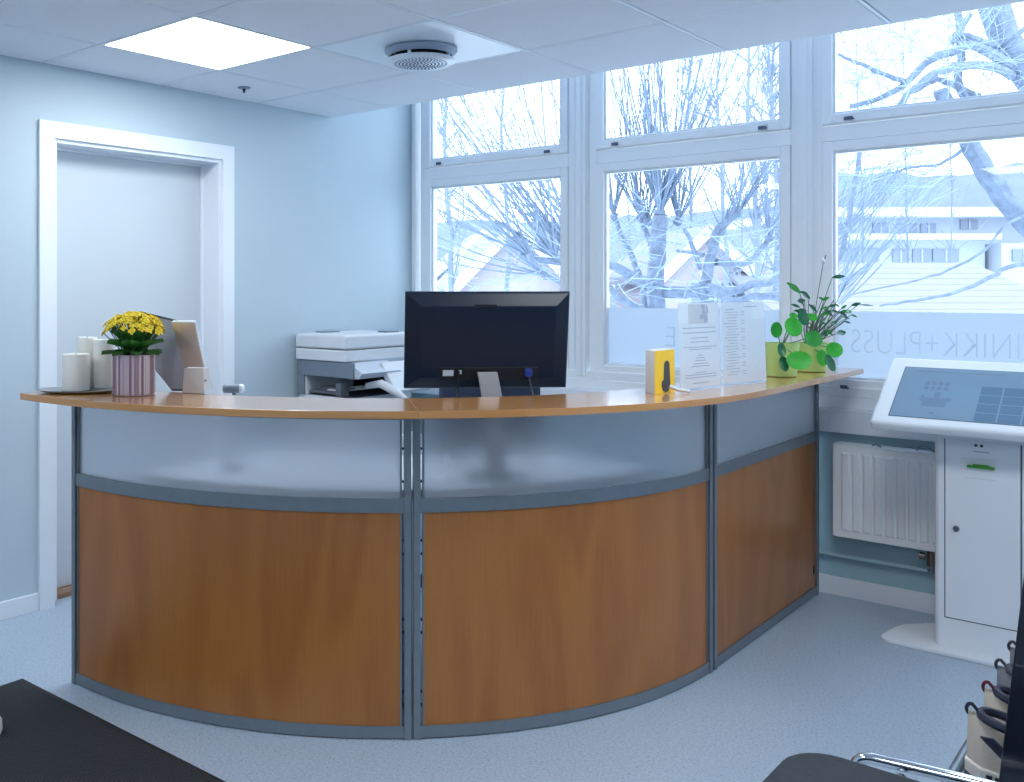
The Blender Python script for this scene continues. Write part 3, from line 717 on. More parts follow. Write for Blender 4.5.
# paper stands
def paper_stand(pl_, pr__, hpx, label, kind):
    a, b = Vector(pl_), Vector(pr__); a.z = b.z = ZK
    u = (b - a).normalized(); n = Vector((u.y, -u.x, 0)); n = n if n.dot(FW) < 0 else -n
    wd = (b - a).length; hh = hpx
    lean = -n * .012
    o = thing('paper_stand', label, 'sign holder', (a + b) / 2, group='paper stands on the worktop')
    up = (UP * hh + lean); un = up.normalized()
    fn = u.cross(un); fn = fn if fn.dot(FW) < 0 else -fn
    slab([a + n * .0, b + n * .0, b + up, a + up], fn, .002).build('acrylic_front', M['acrylic'], o)
    foot = [a + UP * .0022, b + UP * .0022, b - n * .04 + UP * .0022, a - n * .04 + UP * .0022]
    slab(foot, UP, .002).build('acrylic_foot', M['acrylic'], o)
    q = [a + u * .004 + un * .006, b - u * .004 + un * .006, b - u * .004 + up * .985, a + u * .004 + up * .985]
    sh = slab([p - fn * .0026 for p in q], fn, .0012).build('sheet', M['paper'], o)
    def bar(m, x, y, w, h): m.obox(a + u * (x * wd) + un * (y * hh) - fn * .0022, (w * wd, h * hh, .0006), Matrix((u, un, fn)).transposed())
    t = MB(); ph = MB()
    if kind == 0:
        for y, w in ((.70, .78), (.645, .78), (.585, .42), (.54, .45), (.48, .8), (.455, .55), (.385, .12), (.355, .2), (.325, .26), (.29, .36), (.26, .44), (.19, .26), (.165, .74), (.135, .74), (.07, .4)):
            bar(t, .5, y, w, .008)
        bar(ph, .48, .86, .46, .22)
        t.build('print', M['ink'], sh)
        pho = ph.build('photo', mat('pale_photo', (206, 210, 216), .7), sh)
        d2 = MB()
        for x, y, w, h in ((.62, .90, .07, .13), (.58, .83, .10, .06), (.66, .80, .08, .08), (.57, .95, .04, .03), (.70, .91, .03, .08)):
            d2.obox(a + u * (x * wd) + un * (y * hh) - fn * .0016, (w * wd, h * hh, .0006), Matrix((u, un, fn)).transposed() @ Matrix.Rotation(.25, 3, 'Z'))
        d2.build('picture_shape', M['ink'], sh)
    else:
        for k in range(24):
            y = .90 - k * .034
            if k in (0,): bar(t, .68, .93, .3, .008)
            bar(t, .12 + .16 * (.5 + .5 * ((k * 7) % 5) / 5), y, .2 + .12 * ((k * 3) % 4) / 4, .006)
            if k % 3: bar(t, .48, y, .08, .006)
        t.build('print', M['ink'], sh)
    return o
paper_stand((2.392, -1.471, 0), (2.430, -1.215, 0), .302, 'clear stand with a white notice showing a grey picture at the top', 0)
paper_stand((2.424, -1.185, 0), (2.474, -.895, 0), .302, 'clear stand with a white sheet of small print beside the green pots', 1)

# green pots
gpm = mat('lime_green_pot', (190, 218, 132), .45, var=.06, vscale=6)
soil = mat('potting_soil', (44, 36, 30), .9, bump=.5, bscale=90)
leafm = [mat('plant_leaf_green', (38, 150, 48), .35, var=.2, vscale=18), mat('plant_leaf_dark', (26, 108, 72), .35, var=.2, vscale=18), mat('plant_leaf_bright', (52, 178, 44), .35, var=.15, vscale=18)]
stemm = mat('plant_stem', (96, 122, 110), .5)
def green_pot(c, rb, rt, h, label):
    o = thing('potted_plant', label, 'potted plant', c)
    MB().lathe([(rb * .9, 0), (rb, .003), (rb * 1.04, h * .3), (rt, h), (rt * .93, h), (rt * .9, h * .8)], c, 36).build('pot', gpm, o, True)
    MB().lathe([(rt * .9, h * .80), (.002, h * .84)], c, 20).build('soil', soil, o, True)
    return o, c + Vector((0, 0, h * .82))
def stem_to(mb, a, b, r=.0018, sag=.25):
    m = a.lerp(b, .5) + Vector((0, 0, (b - a).length * sag * .5)); mb.tube([a, a.lerp(m, .6), m.lerp(b, .45), b], r, 5)
c1 = Vector((2.448, -.672, ZK))
p1, s1 = green_pot(c1, .056, .067, .133, 'lime green pot with round leaved plant on the worktop by the paper stands')
def round_leaf(o, s, x, y, t, wpx, hpx, mi, tilt=0):
    p = at(x, y, t); w = wpx * 1.12 * t / FPX; h = hpx * 1.12 * t / FPX
    m = MB(); N = 14
    m.v.append(Vector((0, 0, -.002)))
    for ring_ in (.55, 1):
        for k in range(N):
            q = 2 * math.pi * k / N; m.v.append(Vector((w / 2 * ring_ * math.cos(q), h / 2 * ring_ * math.sin(q), .004 * ring_ * ring_)))
    for k in range(N):
        m.f.append((0, 1 + k, 1 + (k + 1) % N)); m.f.append((1 + k, 1 + N + k, 1 + N + (k + 1) % N, 1 + (k + 1) % N))
    n = len(m.v); m.v += [v - Vector((0, 0, .0012)) for v in m.v]; m.f += [tuple(n + k for k in reversed(q)) for q in list(m.f)]
    # leaf plane faces the room, tipped up
    z = (-FW + UP * .28 + RT * .2 * rnd.uniform(-1, 1)).normalized(); xx = RT; xx = (xx - z * xx.dot(z)).normalized(); yy = z.cross(xx)
    Mx = Matrix.Translation(p) @ Matrix((xx, yy, z)).transposed().to_4x4() @ Matrix.Rotation(tilt, 4, 'Z')
    lo = MB().add(m, Mx).build('leaf', leafm[mi], o, True, angle=80)
    sm = MB(); stem_to(sm, s, p - z * .003); sm.build('stem', stemm, o, True)
for a in ((776, 330, 3.74, 11, 15, 0, -.3), (793, 327, 3.72, 17, 18, 2, 0), (803, 318, 3.80, 10, 14, 1, .2), (793, 316, 3.76, 8, 6, 2, 0), (813, 339, 3.66, 17, 15, 0, 0),
          (781.5, 350, 3.67, 7, 13, 1, 0), (783.5, 364, 3.665, 9, 14, 1, .1), (799, 360.5, 3.62, 22, 17, 2, 0)):
    round_leaf(p1, s1, *a)
c2 = Vector((2.452, -.352, ZK))
p2, s2 = green_pot(c2, .064, .078, .120, 'lime green pot with long stemmed plant and white flower nearest the window')
for a in ((834, 350, 3.86, 16, 14, 2, .2), (822, 358, 3.85, 10, 15, 2, 0), (830, 363, 3.84, 8, 16, 1, .3), (812, 317.5, 3.9, 10, 7, 2, 0)):
    round_leaf(p2, s2, *a)
def pointed(o, s, x, y, dx, dy, t, mi, wr=.4):
    p = at(x, y, t); q = at(x + dx, y + dy, t + rnd.uniform(-.03, .03)); Lg = (q - p).length
    d = q - p
    MB().add(leaf_mesh(Lg, Lg * wr, .25, .1), Matrix.Translation(p) @ orient(d, (-FW + UP * .6).normalized())).build('leaf', leafm[mi], o, True)
    sm = MB(); stem_to(sm, s + Vector((rnd.uniform(-.02, .02), rnd.uniform(-.02, .02), 0)), p, .0016, .1); sm.build('stem', stemm, o, True)
for a in ((800, 294, -13, -12, 3.9, 0), (809, 299, -8, -8, 3.92, 1), (816, 312, -7, -8, 3.95, 1), (824, 301, -5, -4, 4.0, 1), (828, 307, 8, -2, 4.05, 1), (838, 312, 9, 4, 4.0, 1),
          (841, 309, 6, -4, 4.0, 0), (851, 306, 10, -3, 4.0, 1), (851, 315, 6, 2, 3.98, 0), (832, 278, 13, -2, 4.0, 1), (825, 312, 8, 4, 4.05, 1), (800, 308, -9, -4, 3.95, 1),
          (836, 334, 10, -2, 3.9, 1), (806, 311, -8, -1, 3.95, 1), (822, 333, 6, 3, 3.9, 1), (796, 320, -8, -1, 3.95, 1)):
    pointed(p2, s2, *a)
pointed(p2, s2, 858, 305, 16, 0, 4.0, 1, .1)
for x, y in ((814, 305), (826, 300), (832, 318), (838, 326), (843, 322), (848, 318), (834, 300), (846, 283), (818, 322), (829, 326), (824, 318)):
    sm = MB(); stem_to(sm, s2 + Vector((rnd.uniform(-.03, .03), rnd.uniform(-.03, .03), 0)), at(x, y, 3.95 + rnd.uniform(-.04, .08)), .0016, .05); sm.build('stem', leafm[1] if rnd.random() < .5 else stemm, p2, True)
for k in range(22):
    x, y = rnd.uniform(802, 846), rnd.uniform(300, 338)
    pointed(p2, s2, x, y, rnd.uniform(4, 9) * (1 if x > 818 else -1), rnd.uniform(-5, 3), 3.95 + rnd.uniform(-.1, .1), rnd.choice((0, 1, 1)), .42)
fp = at(823, 264, 3.95)
sm = MB(); stem_to(sm, s2, fp, .0016, .02); sm.build('flower_stem', stemm, p2, True)
MB().add(leaf_mesh(.035, .024, .6, .0), Matrix.Translation(fp) @ orient(at(817, 256, 3.93) - fp, (-FW + UP).normalized())).build('spathe', M['paper'], p2, True)
MB().tube([fp, at(826, 255, 3.95)], .002, 6).build('spadix', mat('spadix_dark', (64, 84, 80), .5), p2, True)

# ------------------------------------------------------------------ radiator
o = thing('radiator', 'white ribbed panel radiator on the wall below the window', 'radiator', (2.86, -.06, .2))
RX0, RX1, RZ0, RZ1 = 2.474, 3.26, .282, .684
MB().box((RX0, -.095, RZ0), (RX1, -.078, RZ1)).box((RX0 + .01, -.03, RZ0 + .02), (RX1 - .01, -.018, RZ1 - .02)).build('panel', M['radiator'], o, bevel=.003)
n = 17; pit = (RX1 - RX0 - .05) / n
for k in range(n):
    xa = RX0 + .03 + pit * k
    m = MB(); m.v += [Vector(q) for q in ((xa, -.094, RZ0 + .03), (xa + .008, -.103, RZ0 + .038), (xa + pit - .014, -.103, RZ0 + .038), (xa + pit - .006, -.094, RZ0 + .03),
                                          (xa, -.094, RZ1 - .03), (xa + .008, -.103, RZ1 - .038), (xa + pit - .014, -.103, RZ1 - .038), (xa + pit - .006, -.094, RZ1 - .03))]
    m.f += [(0, 1, 5, 4), (1, 2, 6, 5), (2, 3, 7, 6), (0, 3, 2, 1), (4, 5, 6, 7), (0, 4, 7, 3)]
    m.build('rib', M['radiator'], o)
MB().box((RX0 - .002, -.097, RZ1), (RX1 + .002, -.016, RZ1 + .004)).box((RX0 - .003, -.095, RZ0 + .005), (RX0, -.018, RZ1)).box((RX1, -.095, RZ0 + .005), (RX1 + .003, -.018, RZ1)).build('casing', M['radiator'], o)
for x in (2.62, 3.1): MB().box((x - .012, -.018, RZ0 + .05), (x + .012, 0, RZ1 - .05)).build('bracket', M['radiator'], o)
MB().tube([(2.0, -.026, .178), (2.84, -.026, .183)], .009, 10).build('pipe', M['wall_teal'], o, True)
MB().tube([(2.83, -.028, .183), (2.845, -.045, .19), (2.845, -.055, .22), (2.845, -.055, .285)], .009, 10).build('valve_pipe', mat('valve_chrome', (150, 150, 152), .3, .7), o, True)
MB().tube([(2.845, -.055, .215), (2.845, -.055, .275)], [.020, .017], 12).tube([(2.82, -.058, .25), (2.80, -.06, .25)], [.014, .016], 10).build('valve', mat('valve_brass_dark', (120, 110, 106), .35, .7), o, True)
MB().tube([(2.62, -.06, RZ1 + .004), (2.635, -.07, RZ1 + .016), (2.66, -.085, RZ1 + .008)], .004, 6).tube([(2.79, -.06, RZ1 + .004), (2.80, -.07, RZ1 + .022), (2.83, -.08, RZ1 + .028), (2.87, -.088, RZ1 + .004)], .003, 6).build('cable', mat('thin_grey_cable', (120, 134, 150), .5), o, True)

# ------------------------------------------------------------------ check-in kiosk
KX = 3.125
o = thing('checkin_kiosk', 'white self check-in kiosk with tilted touch screen by the window', 'kiosk', (KX, -.3, 0))
half = [(-.325, -.502), (-.350, -.495), (-.366, -.478), (-.370, -.450), (-.352, -.32), (-.335, -.27), (-.25, -.17), (-.22, -.155)]
poly = [(KX + x, y) for x, y in half[::-1]] + [(KX - x, y) for x, y in half]
MB().prism(poly, 0.0, .016).build('base_plate', M['kiosk'], o, bevel=.004)
FYK = -.432
cp = [(2.930, -.17), (2.930, FYK + .016), (2.935, FYK + .005), (2.946, FYK), (3.292, FYK), (3.301, FYK + .004), (3.305, FYK + .014), (3.305, -.17)]
MB().prism(cp, .016, .90).build('column', M['kiosk'], o, bevel=.002)
dr = MB().box((2.968, FYK - .003, .128), (3.205, FYK + .001, .80)).build('door', M['kiosk'], o, bevel=.0015)
MB().box((2.9645, FYK - .0006, .124), (3.2085, FYK - .0001, .80)).box((3.2085, FYK - .0006, .10), (3.2105, FYK - .0001, .80)).build('door_gap', mat('gap_shadow_grey', (86, 96, 110), .8), o)
MB().box((3.2115, FYK - .003, .05), (3.288, FYK + .001, .80)).build('side_strip', M['kiosk'], o, bevel=.0015)
lk = MB().tube([(3.004, FYK - .003, .466), (3.004, FYK - .010, .466)], [.011, .010], 14).build('lock', mat('lock_steel', (112, 120, 132), .25, .8), dr, True)
MB().box((3.040, FYK - .016, .702), (3.128, FYK - .003, .711)).box((3.058, FYK - .012, .711), (3.11, FYK - .003, .716)).build('card_slot', mat('green_slot', (58, 150, 34), .4), dr, bevel=.002)
MB().box((3.025, FYK - .0042, .662), (3.135, FYK - .003, .663)).box((3.025, FYK - .0042, .735), (3.135, FYK - .003, .736)).build('slot_outline', mat('slot_outline_grey', (190, 200, 212), .5), dr)
for xq in (3.063, 3.081): MB().box((xq, FYK - .005, .7805), (xq + .009, FYK - .003, .7895)).build('sensor', M['black'], dr)
MB().box((3.058, FYK - .0042, .7605), (3.110, FYK - .003, .7645)).build('maker_mark', M['ink'], dr)
# tilted screen slab
TL_ = math.atan2(.227, .347)
KM = Matrix.Translation((KX, -.600, .862)) @ Matrix.Rotation(TL_, 4, 'X')
HWk, SLk, TH = .378, .415, .042
pb_ = MB().box((-HWk, 0, -TH), (HWk, SLk, 0))
hs = MB().add(pb_, KM).build('screen_housing', M['kiosk'], o, bevel=.012, segs=3)
MB().add(MB().box((-.12, .12, -TH - .06), (.12, .34, -TH)), KM).build('neck', M['kiosk'], o, bevel=.004)
GLx, GL0, GL1 = .318, .045, .350
MB().add(MB().box((-GLx - .003, GL0 - .003, .0002), (GLx + .003, GL1 + .003, .0006)), KM).build('screen_border', mat('screen_border_dark', (30, 50, 74), .3), hs)
def screen_mat():
    m = mat('blue_touch_screen', (104, 130, 152), .12); b = m.node_tree.nodes['Principled BSDF']
    b.inputs['Emission Color'].default_value = lin((122, 150, 178)); b.inputs['Emission Strength'].default_value = .26; return m
scr = MB().add(MB().box((-GLx, GL0, .0006), (GLx, GL1, .0012)), KM).build('screen', screen_mat(), hs)
kp = MB()
for c in range(4):
    for r_ in range(4):
        kp.box((-.045 + c * .073, GL0 + .004 + r_ * .052, .0012), (-.045 + c * .073 + .067, GL0 + .004 + r_ * .052 + .046, .0018))
km = mat('keypad_blue', (84, 112, 138), .15); kbn = km.node_tree.nodes['Principled BSDF']; kbn.inputs['Emission Color'].default_value = lin((96, 128, 160)); kbn.inputs['Emission Strength'].default_value = .16
MB().add(kp, KM).build('keypad', km, scr)
ic = MB(); ic.box((-.225, .115, .0012), (-.145, .165, .0016)).box((-.190, .165, .0012), (-.172, .200, .0016)).box((-.235, .145, .0012), (-.222, .180, .0016)).box((-.150, .150, .0012), (-.132, .170, .0016))
for c in range(4):
    for r_ in range(2): ic.box((-.232 + c * .022, .215 + r_ * .03, .0012), (-.217 + c * .022, .235 + r_ * .03, .0016))
ic.box((-.19, .072, .0012), (-.175, .080, .0016)); ic.box((-.27, .325, .0012), (.02, .331, .0015))
im = mat('icon_greyblue', (100, 122, 146), .2); ib = im.node_tree.nodes['Principled BSDF']; ib.inputs['Emission Color'].default_value = lin((100, 126, 154)); ib.inputs['Emission Strength'].default_value = .2
MB().add(ic, KM).build('hand_icon', im, scr)

# ------------------------------------------------------------------ floor mat and small foot
mm = mat('dark_ribbed_mat', (38, 40, 44), .9)
nt, lk_ = mm.node_tree.nodes, mm.node_tree.links
tcn = nt.new('ShaderNodeTexCoord'); wv = nt.new('ShaderNodeTexWave'); wv.bands_direction = 'X'; wv.inputs['Scale'].default_value = 30; wv.inputs['Distortion'].default_value = .15
lk_.new(tcn.outputs['Object'], wv.inputs['Vector'])
cr = nt.new('ShaderNodeValToRGB'); cr.color_ramp.elements[0].color = lin((16, 18, 21)); cr.color_ramp.elements[1].color = lin((62, 64, 68))
lk_.new(wv.outputs['Fac'], cr.inputs['Fac']); lk_.new(cr.outputs['Color'], nt['Principled BSDF'].inputs['Base Color'])
bpn = nt.new('ShaderNodeBump'); bpn.inputs['Strength'].default_value = .8; bpn.inputs['Distance'].default_value = .004; lk_.new(wv.outputs['Fac'], bpn.inputs['Height']); lk_.new(bpn.outputs['Normal'], nt['Principled BSDF'].inputs['Normal'])
o = thing('floor_mat', 'dark grey ribbed entrance mat on the floor in front of the counter', 'mat', (.637, -2.906, 0.0), R_(1.4))
MB().box((.018, -1.6, .0005), (2.2, -.018, .009)).build('ribbed_field', mm, o, bevel=.002, local=True)
bd = MB().box((0, -1.6, .0005), (.018, 0, .006)).box((.018, -.018, .0005), (2.2, 0, .006)).box((2.2, -1.6, .0005), (2.218, 0, .006))
bd.build('rubber_border', M['rubber'], o, bevel=.002, local=True)
wf = Vector((.993, -3.168, .010)) - RT * .045
o = thing('round_foot', 'white rounded foot at the left picture edge on the dark mat', 'stand foot', wf)
MB().lathe([(.046, 0), (.05, .012), (.048, .04), (.036, .056), (.012, .062)], wf, 24).build('cap', M['white_paint'], o, True)
MB().lathe([(.012, .060), (.012, .75)], wf, 12).build('pole', M['white_paint'], o, True)

# ------------------------------------------------------------------ visitor chair at the lower right
o = thing('visitor_chair', 'visitor chair with dark grey seat and chrome tube frame', 'chair', (3.36, -2.8, 0))
cfm = mat('charcoal_seat_fabric', (44, 50, 58), .85, var=.15, vscale=60, bump=.3, bscale=500)
def rrect(x0, x1, y0, y1, r, n=6):
    out = []
    for cx, cy, a in ((x1 - r, y1 - r, 0), (x0 + r, y1 - r, 90), (x0 + r, y0 + r, 180), (x1 - r, y0 + r, 270)):
        for k in range(n + 1): t = R_(a + 90 * k / n); out.append((cx + r * math.cos(t), cy + r * math.sin(t)))
    return out
MB().prism(rrect(3.125, 3.60, -3.03, -2.572, .09), .405, .458).build('seat', cfm, o, bevel=.02, segs=4, smooth=True)
MB().add(MB().prism(rrect(-.215, .215, -.14, .14, .06), -.02, .02), Matrix.Translation((3.70, -2.80, .76)) @ Matrix.Rotation(R_(90), 4, 'Z') @ Matrix.Rotation(R_(82), 4, 'X')).build('backrest', cfm, o, bevel=.012, segs=3, smooth=True)
for y in (-2.500, -3.10):
    pts = [(3.20, y, .012), (3.212, y, .36)] + arcpts((3.252, y, .395), .040, 180, 90, 5) + [(3.40, y, .446), (3.56, y, .455)] + [(3.64, y, .49), (3.69, y, .62), (3.71, y, .86)]
    MB().tube(pts, .0115, 12).build('side_frame', M['chrome'], o, True)
    MB().tube([(3.58, y, .45), (3.66, y, .012)], .0115, 12).build('leg', M['chrome'], o, True)
MB().tube([(3.30, -2.5, .415), (3.30, -2.56, .40), (3.30, -3.04, .40), (3.30, -3.1, .415)], .010, 10).build('cross_tube', M['chrome'], o, True)
MB().tube([(3.52, -2.5, .43), (3.52, -2.56, .40), (3.52, -3.04, .40), (3.52, -3.1, .43)], .010, 10).build('cross_tube', M['chrome'], o, True)
MB().tube([(3.70, -2.5, .76), (3.715, -2.6, .76), (3.715, -3.0, .76), (3.70, -3.1, .76)], .009, 10).build('back_tube', M['chrome'], o, True)

# ------------------------------------------------------------------ shoe display
o = thing('shoe_rack', 'dark leaning shoe display stand at the lower right picture edge', 'shoe rack', (3.56, -2.0, 0))
nv = mat('dark_navy_panel', (16, 26, 42), .3, coat=.3)
def lean_panel(y0, y1):
    m = MB()
    for y in (y0, y1):
        for z in (0.0, 1.25):
            m.v += [Vector((3.406 + .101 * z, y, z)), Vector((3.76 + .02 * z, y, z))]
    m.f += [(0, 1, 3, 2), (4, 6, 7, 5), (0, 2, 6, 4), (1, 5, 7, 3), (0, 4, 5, 1), (2, 3, 7, 6)]
    return m
lean_panel(-2.445, -2.415).build('side_panel', nv, o, bevel=.003)
lean_panel(-1.60, -1.57).build('side_panel', nv, o, bevel=.003)
for z, x in ((.385, 3.375), (.10, 3.40), (.80, 3.50)):
    MB().box((x, -2.415, z), (3.76, -1.60, z + .014)).build('shelf', mat('shelf_grey_%d' % int(z * 100), (120, 132, 146), .45), o, bevel=.002)
MB().tube([(3.362, -2.44, .392), (3.362, -1.585, .392)], .012, 10).build('rail', mat('rail_grey', (112, 124, 138), .35, .4), o, True)
def shoe(loc, cols, label, rz=0):
    o = thing('sneaker', label, 'shoe', loc, rz, group='sneakers on the shoe display')
    Ls = .285; o.scale = (1.12, 1.2, 1.25)
    def hw(s): return (.033 + .014 * math.sin(math.pi * min(1, s * 1.15)) ) * (1 if s < .85 else math.sqrt(max(.05, 1 - ((s - .85) / .15) ** 2 * .8))) * (math.sqrt(max(.12, min(1, s / .09))) if s < .09 else 1)
    def ht(s): return .098 - .022 * max(0, min(1, (s - .08) / .2)) if s < .3 else .076 - .034 * min(1, (s - .3) / .4) if s < .7 else .042 - .012 * (s - .7) / .3
    N, K = 20, 12
    up = MB()
    for i in range(N + 1):
        s = i / N; w_, h_ = hw(s), ht(s)
        for j in range(K + 1):
            t = math.pi * j / K
            up.v.append(Vector((s * Ls, w_ * math.cos(t) * (1 - .18 * math.sin(t)), .022 + (h_ - .022) * (math.sin(t) ** .7 if math.sin(t) > 0 else 0))))
    for i in range(N):
        for j in range(K):
            if 2 <= i < 8 and 5 <= j < 7: continue           # opening
            a = i * (K + 1) + j; up.f.append((a, a + 1, a + K + 2, a + K + 1))
    up.f.append(tuple(range(K + 1))); up.f.append(tuple(N * (K + 1) + k for k in reversed(range(K + 1))))
    up.build('upper', cols[0], o, True, local=True, angle=60)
    so = MB(); ol = []
    for i in range(N + 1): s = i / N; ol.append((s * Ls * 1.02 - .004, -hw(s) * 1.10))
    for i in range(N, -1, -1): s = i / N; ol.append((s * Ls * 1.02 - .004, hw(s) * 1.10))
    so.prism(ol, .001, .026); so.build('sole', cols[1], o, local=True, bevel=.003)
    ou = MB().prism([(x, y * 1.01) for x, y in ol], .0, .006); ou.build('outsole', cols[2], o, local=True)
    co = [Vector((.018 + .085 * (.5 - .5 * math.cos(t)), .026 * math.sin(t), .094 - .016 * (.5 - .5 * math.cos(t)) + .004)) for t in [2 * math.pi * k / 16 for k in range(17)]]
    MB().tube(co, .007, 7, False).build('collar', cols[2], o, True, local=True)
    ins = MB(); ins.v += [c - Vector((0, 0, .02)) for c in co[:-1]]; ins.f.append(tuple(range(16))); ins.build('insole', cols[2], o, local=True)
    MB().tube([(.008, .003, .084)] + [Vector((.006 - .009 * math.sin(t), .004 * math.cos(t), .099 - .011 * math.cos(t))) for t in [math.pi * k / 10 for k in range(11)]] + [(.016, -.003, .100)], .0030, 7).build('heel_loop', cols[3], o, True, local=True)
    for sd in (-1, 1):
        st = MB(); q = [(.024, .072), (.044, .075), (.110, .030), (.086, .028)]
        pts = [Vector((x, sd * (hw(x / Ls) * (.93 if z > .05 else 1.0) + .0025), z)) for x, z in q]
        st.v += pts + [p - Vector((0, sd * .006, 0)) for p in pts]; st.f += [(0, 1, 2, 3), (7, 6, 5, 4), (0, 4, 5, 1), (1, 5, 6, 2), (2, 6, 7, 3), (3, 7, 4, 0)]
        st.build('stripe', cols[2], o, local=True)
    mk = MB(); 
    for k in range(5): mk.box((.035 + k * .013, -hw(.2) * 1.10 - .0012, .010), (.035 + k * .013 + .009, -hw(.2) * 1.10 + .001, .020))
    mk.build('sole_mark', cols[2], o, local=True)
    for k in range(4):
        x = .115 + .02 * k; z = ht(x / Ls)
        MB().tube([(x, -.022, z - .008), (x + .006, 0, z + .002), (x, .022, z - .008)], .0025, 5).build('lace', cols[1], o, True, local=True)
    MB().tube([(.085, 0, .07), (.10, 0, .098), (.095, 0, .118)], [.016, .02, .012], 8).build('tongue', cols[0], o, True, local=True)
    return o
beige_ = mat('beige_mesh', (196, 184, 170), .8, bump=.4, bscale=400); offw = mat('offwhite_sole', (216, 210, 202), .6); navy = mat('navy_trim', (26, 32, 56), .6); wine = mat('wine_red_loop', (104, 24, 48), .6)
greym = mat('grey_mesh', (112, 116, 124), .8, bump=.4, bscale=400); lgrey = mat('light_grey_sole', (190, 194, 200), .6); charc = mat('charcoal_trim', (62, 66, 76), .7)
ZS = .3995
shoe((3.384, -2.345, ZS), (beige_, offw, navy, navy), 'beige sneaker with navy heel loop nearest on the shoe display', .0)
shoe((3.388, -2.20, ZS), (beige_, offw, navy, wine), 'beige sneaker with wine red heel loop behind the nearest one', .03)
shoe((3.386, -2.04, ZS), (greym, lgrey, charc, charc), 'grey sneaker in the middle of the shoe display row', .0)
shoe((3.388, -1.89, ZS), (greym, lgrey, charc, charc), 'farthest grey sneaker on the shoe display', .02)

# ------------------------------------------------------------------ outdoors
snow = mat('snow', (226, 232, 242), .8, var=.03, vscale=.4)
struct(box('ground', (-90, .3, -1.3), (70, 120, -1.0), snow), 'snow covered ground outside the windows')
bark = mat('hazy_frosted_bark', (112, 124, 144), .85, var=.25, vscale=14)  # outdoor haze is mixed into the pale blue-grey of frosted bark and twigs
twigm = mat('hazy_frosted_twig', (116, 130, 152), .85, var=.2, vscale=6)
twigl = mat('hazy_rimed_twig', (150, 166, 190), .85, var=.15, vscale=6)
def limb(mb, pts, r0, r1, n=7, wob=.008):
    r0, r1 = r0 * .78, r1 * .78
    P = [Vector(p) for p in pts]; out = []
    for k in range(len(P) - 1):      # catmull-rom
        a, b, c, d_ = P[max(k - 1, 0)], P[k], P[k + 1], P[min(k + 2, len(P) - 1)]
        for q in range(4):
            t = q / 4
            out.append(.5 * ((2 * b) + (c - a) * t + (2 * a - 5 * b + 4 * c - d_) * t * t + (3 * b - a - 3 * c + d_) * t ** 3))
    out.append(P[-1]); m = len(out)
    out = [p + Vector((rnd.uniform(-1, 1), rnd.uniform(-1, 1), rnd.uniform(-1, 1))) * wob * (0 if k in (0, m - 1) else 1) for k, p in enumerate(out)]
    mb.tube(out, [r0 + (r1 - r0) * k / (m - 1) for k in range(m)], n)
    return out
def shoot(mb, p, d0, length, r, up=.35, seg=7, n=4, side=None, wob=.06):
    d = Vector(d0).normalized(); pts = [p.copy()]; q = p.copy()
    for k in range(seg):
        d = (d + UP * up * (.6 if k < 2 else 1) / seg * 3 + Vector((rnd.uniform(-1, 1), rnd.uniform(-1, 1), rnd.uniform(-.6, .6))) * wob).normalized()
        q = q + d * length / seg; pts.append(q.copy())
    mb.tube(pts, [r * (1 - .85 * k / seg) for k in range(seg + 1)], n, False)
    if side:
        for _ in range(side[0]):
            k = rnd.randrange(1, seg); dd = (pts[k + 1] - pts[k]).normalized()
            v = (dd + Vector((rnd.uniform(-1, 1), rnd.uniform(-1, 1), rnd.uniform(-.4, .9))) * .8).normalized()
            shoot(side[2], pts[k], v, length * rnd.uniform(.15, .4) * side[1], r * .45, up * .6, 4, 3, None, .12)
    return pts
def sph(): return Vector((rnd.gauss(0, 1), rnd.gauss(0, 1), rnd.gauss(0, 1))).normalized()

# pollarded tree behind the middle and left windows
T0 = 10.0
root = at(656, 430, T0); root.z = -1.0
o = thing('pollard_tree', 'knobbly bare pollarded tree with upright shoots outside the middle window', 'tree', root)
wd, sh, tw = MB(), MB(), MB()
limb(wd, [root, at(657, 340, T0), at(655, 285, T0), at(658, 250, T0), at(660, 215, T0)], .13, .10, 9, .01)
limb(wd, [at(640, 340, T0 + .2), at(645, 300, T0 + .2), at(634, 262, T0 + .3), at(622, 235, T0 + .4), at(612, 214, T0 + .4)], .055, .03)
limb(wd, [at(664, 292, T0), at(690, 292, T0 - .3), at(706, 284, T0 - .5), at(712, 250, T0 - .5), at(720, 228, T0 - .6), at(738, 212, T0 - .6)], .085, .05)
limb(wd, [at(700, 318, T0 - .4), at(704, 296, T0 - .5), at(708, 270, T0 - .5)], .07, .05)
limb(wd, [at(706, 286, T0 - .5), at(730, 292, T0 - .9), at(752, 284, T0 - 1.2), at(775, 282, T0 - 1.4), at(800, 270, T0 - 1.5)], .06, .03)
limb(wd, [at(716, 262, T0 - .5), at(745, 264, T0 - .2), at(758, 252, T0), at(770, 236, T0 + .1)], .05, .03)
limb(wd, [at(657, 262, T0), at(648, 238, T0 + .5), at(640, 218, T0 + .5)], .05, .03)
limb(wd, [at(652, 285, T0), at(632, 276, T0 - .5), at(612, 266, T0 - .8), at(585, 262, T0 - 1.0), at(552, 262, T0 - 1.2), at(520, 256, T0 - 1.3)], .07, .035)
limb(wd, [at(650, 312, T0), at(622, 300, T0 - .4), at(605, 285, T0 - .4), at(580, 290, T0 - .2), at(540, 272, T0)], .055, .03)
limb(wd, [at(700, 268, T0 - .5), at(690, 240, T0 - .7), at(684, 228, T0 - .8)], .035, .02)
limb(wd, [at(704, 255, T0 - .5), at(688, 252, T0 - .3), at(676, 250, T0)], .03, .02)
limb(wd, [at(790, 300, T0 - 1), at(760, 296, T0 - 1.1), at(735, 300, T0 - 1.2), at(712, 292, T0 - 1.0)], .05, .03)
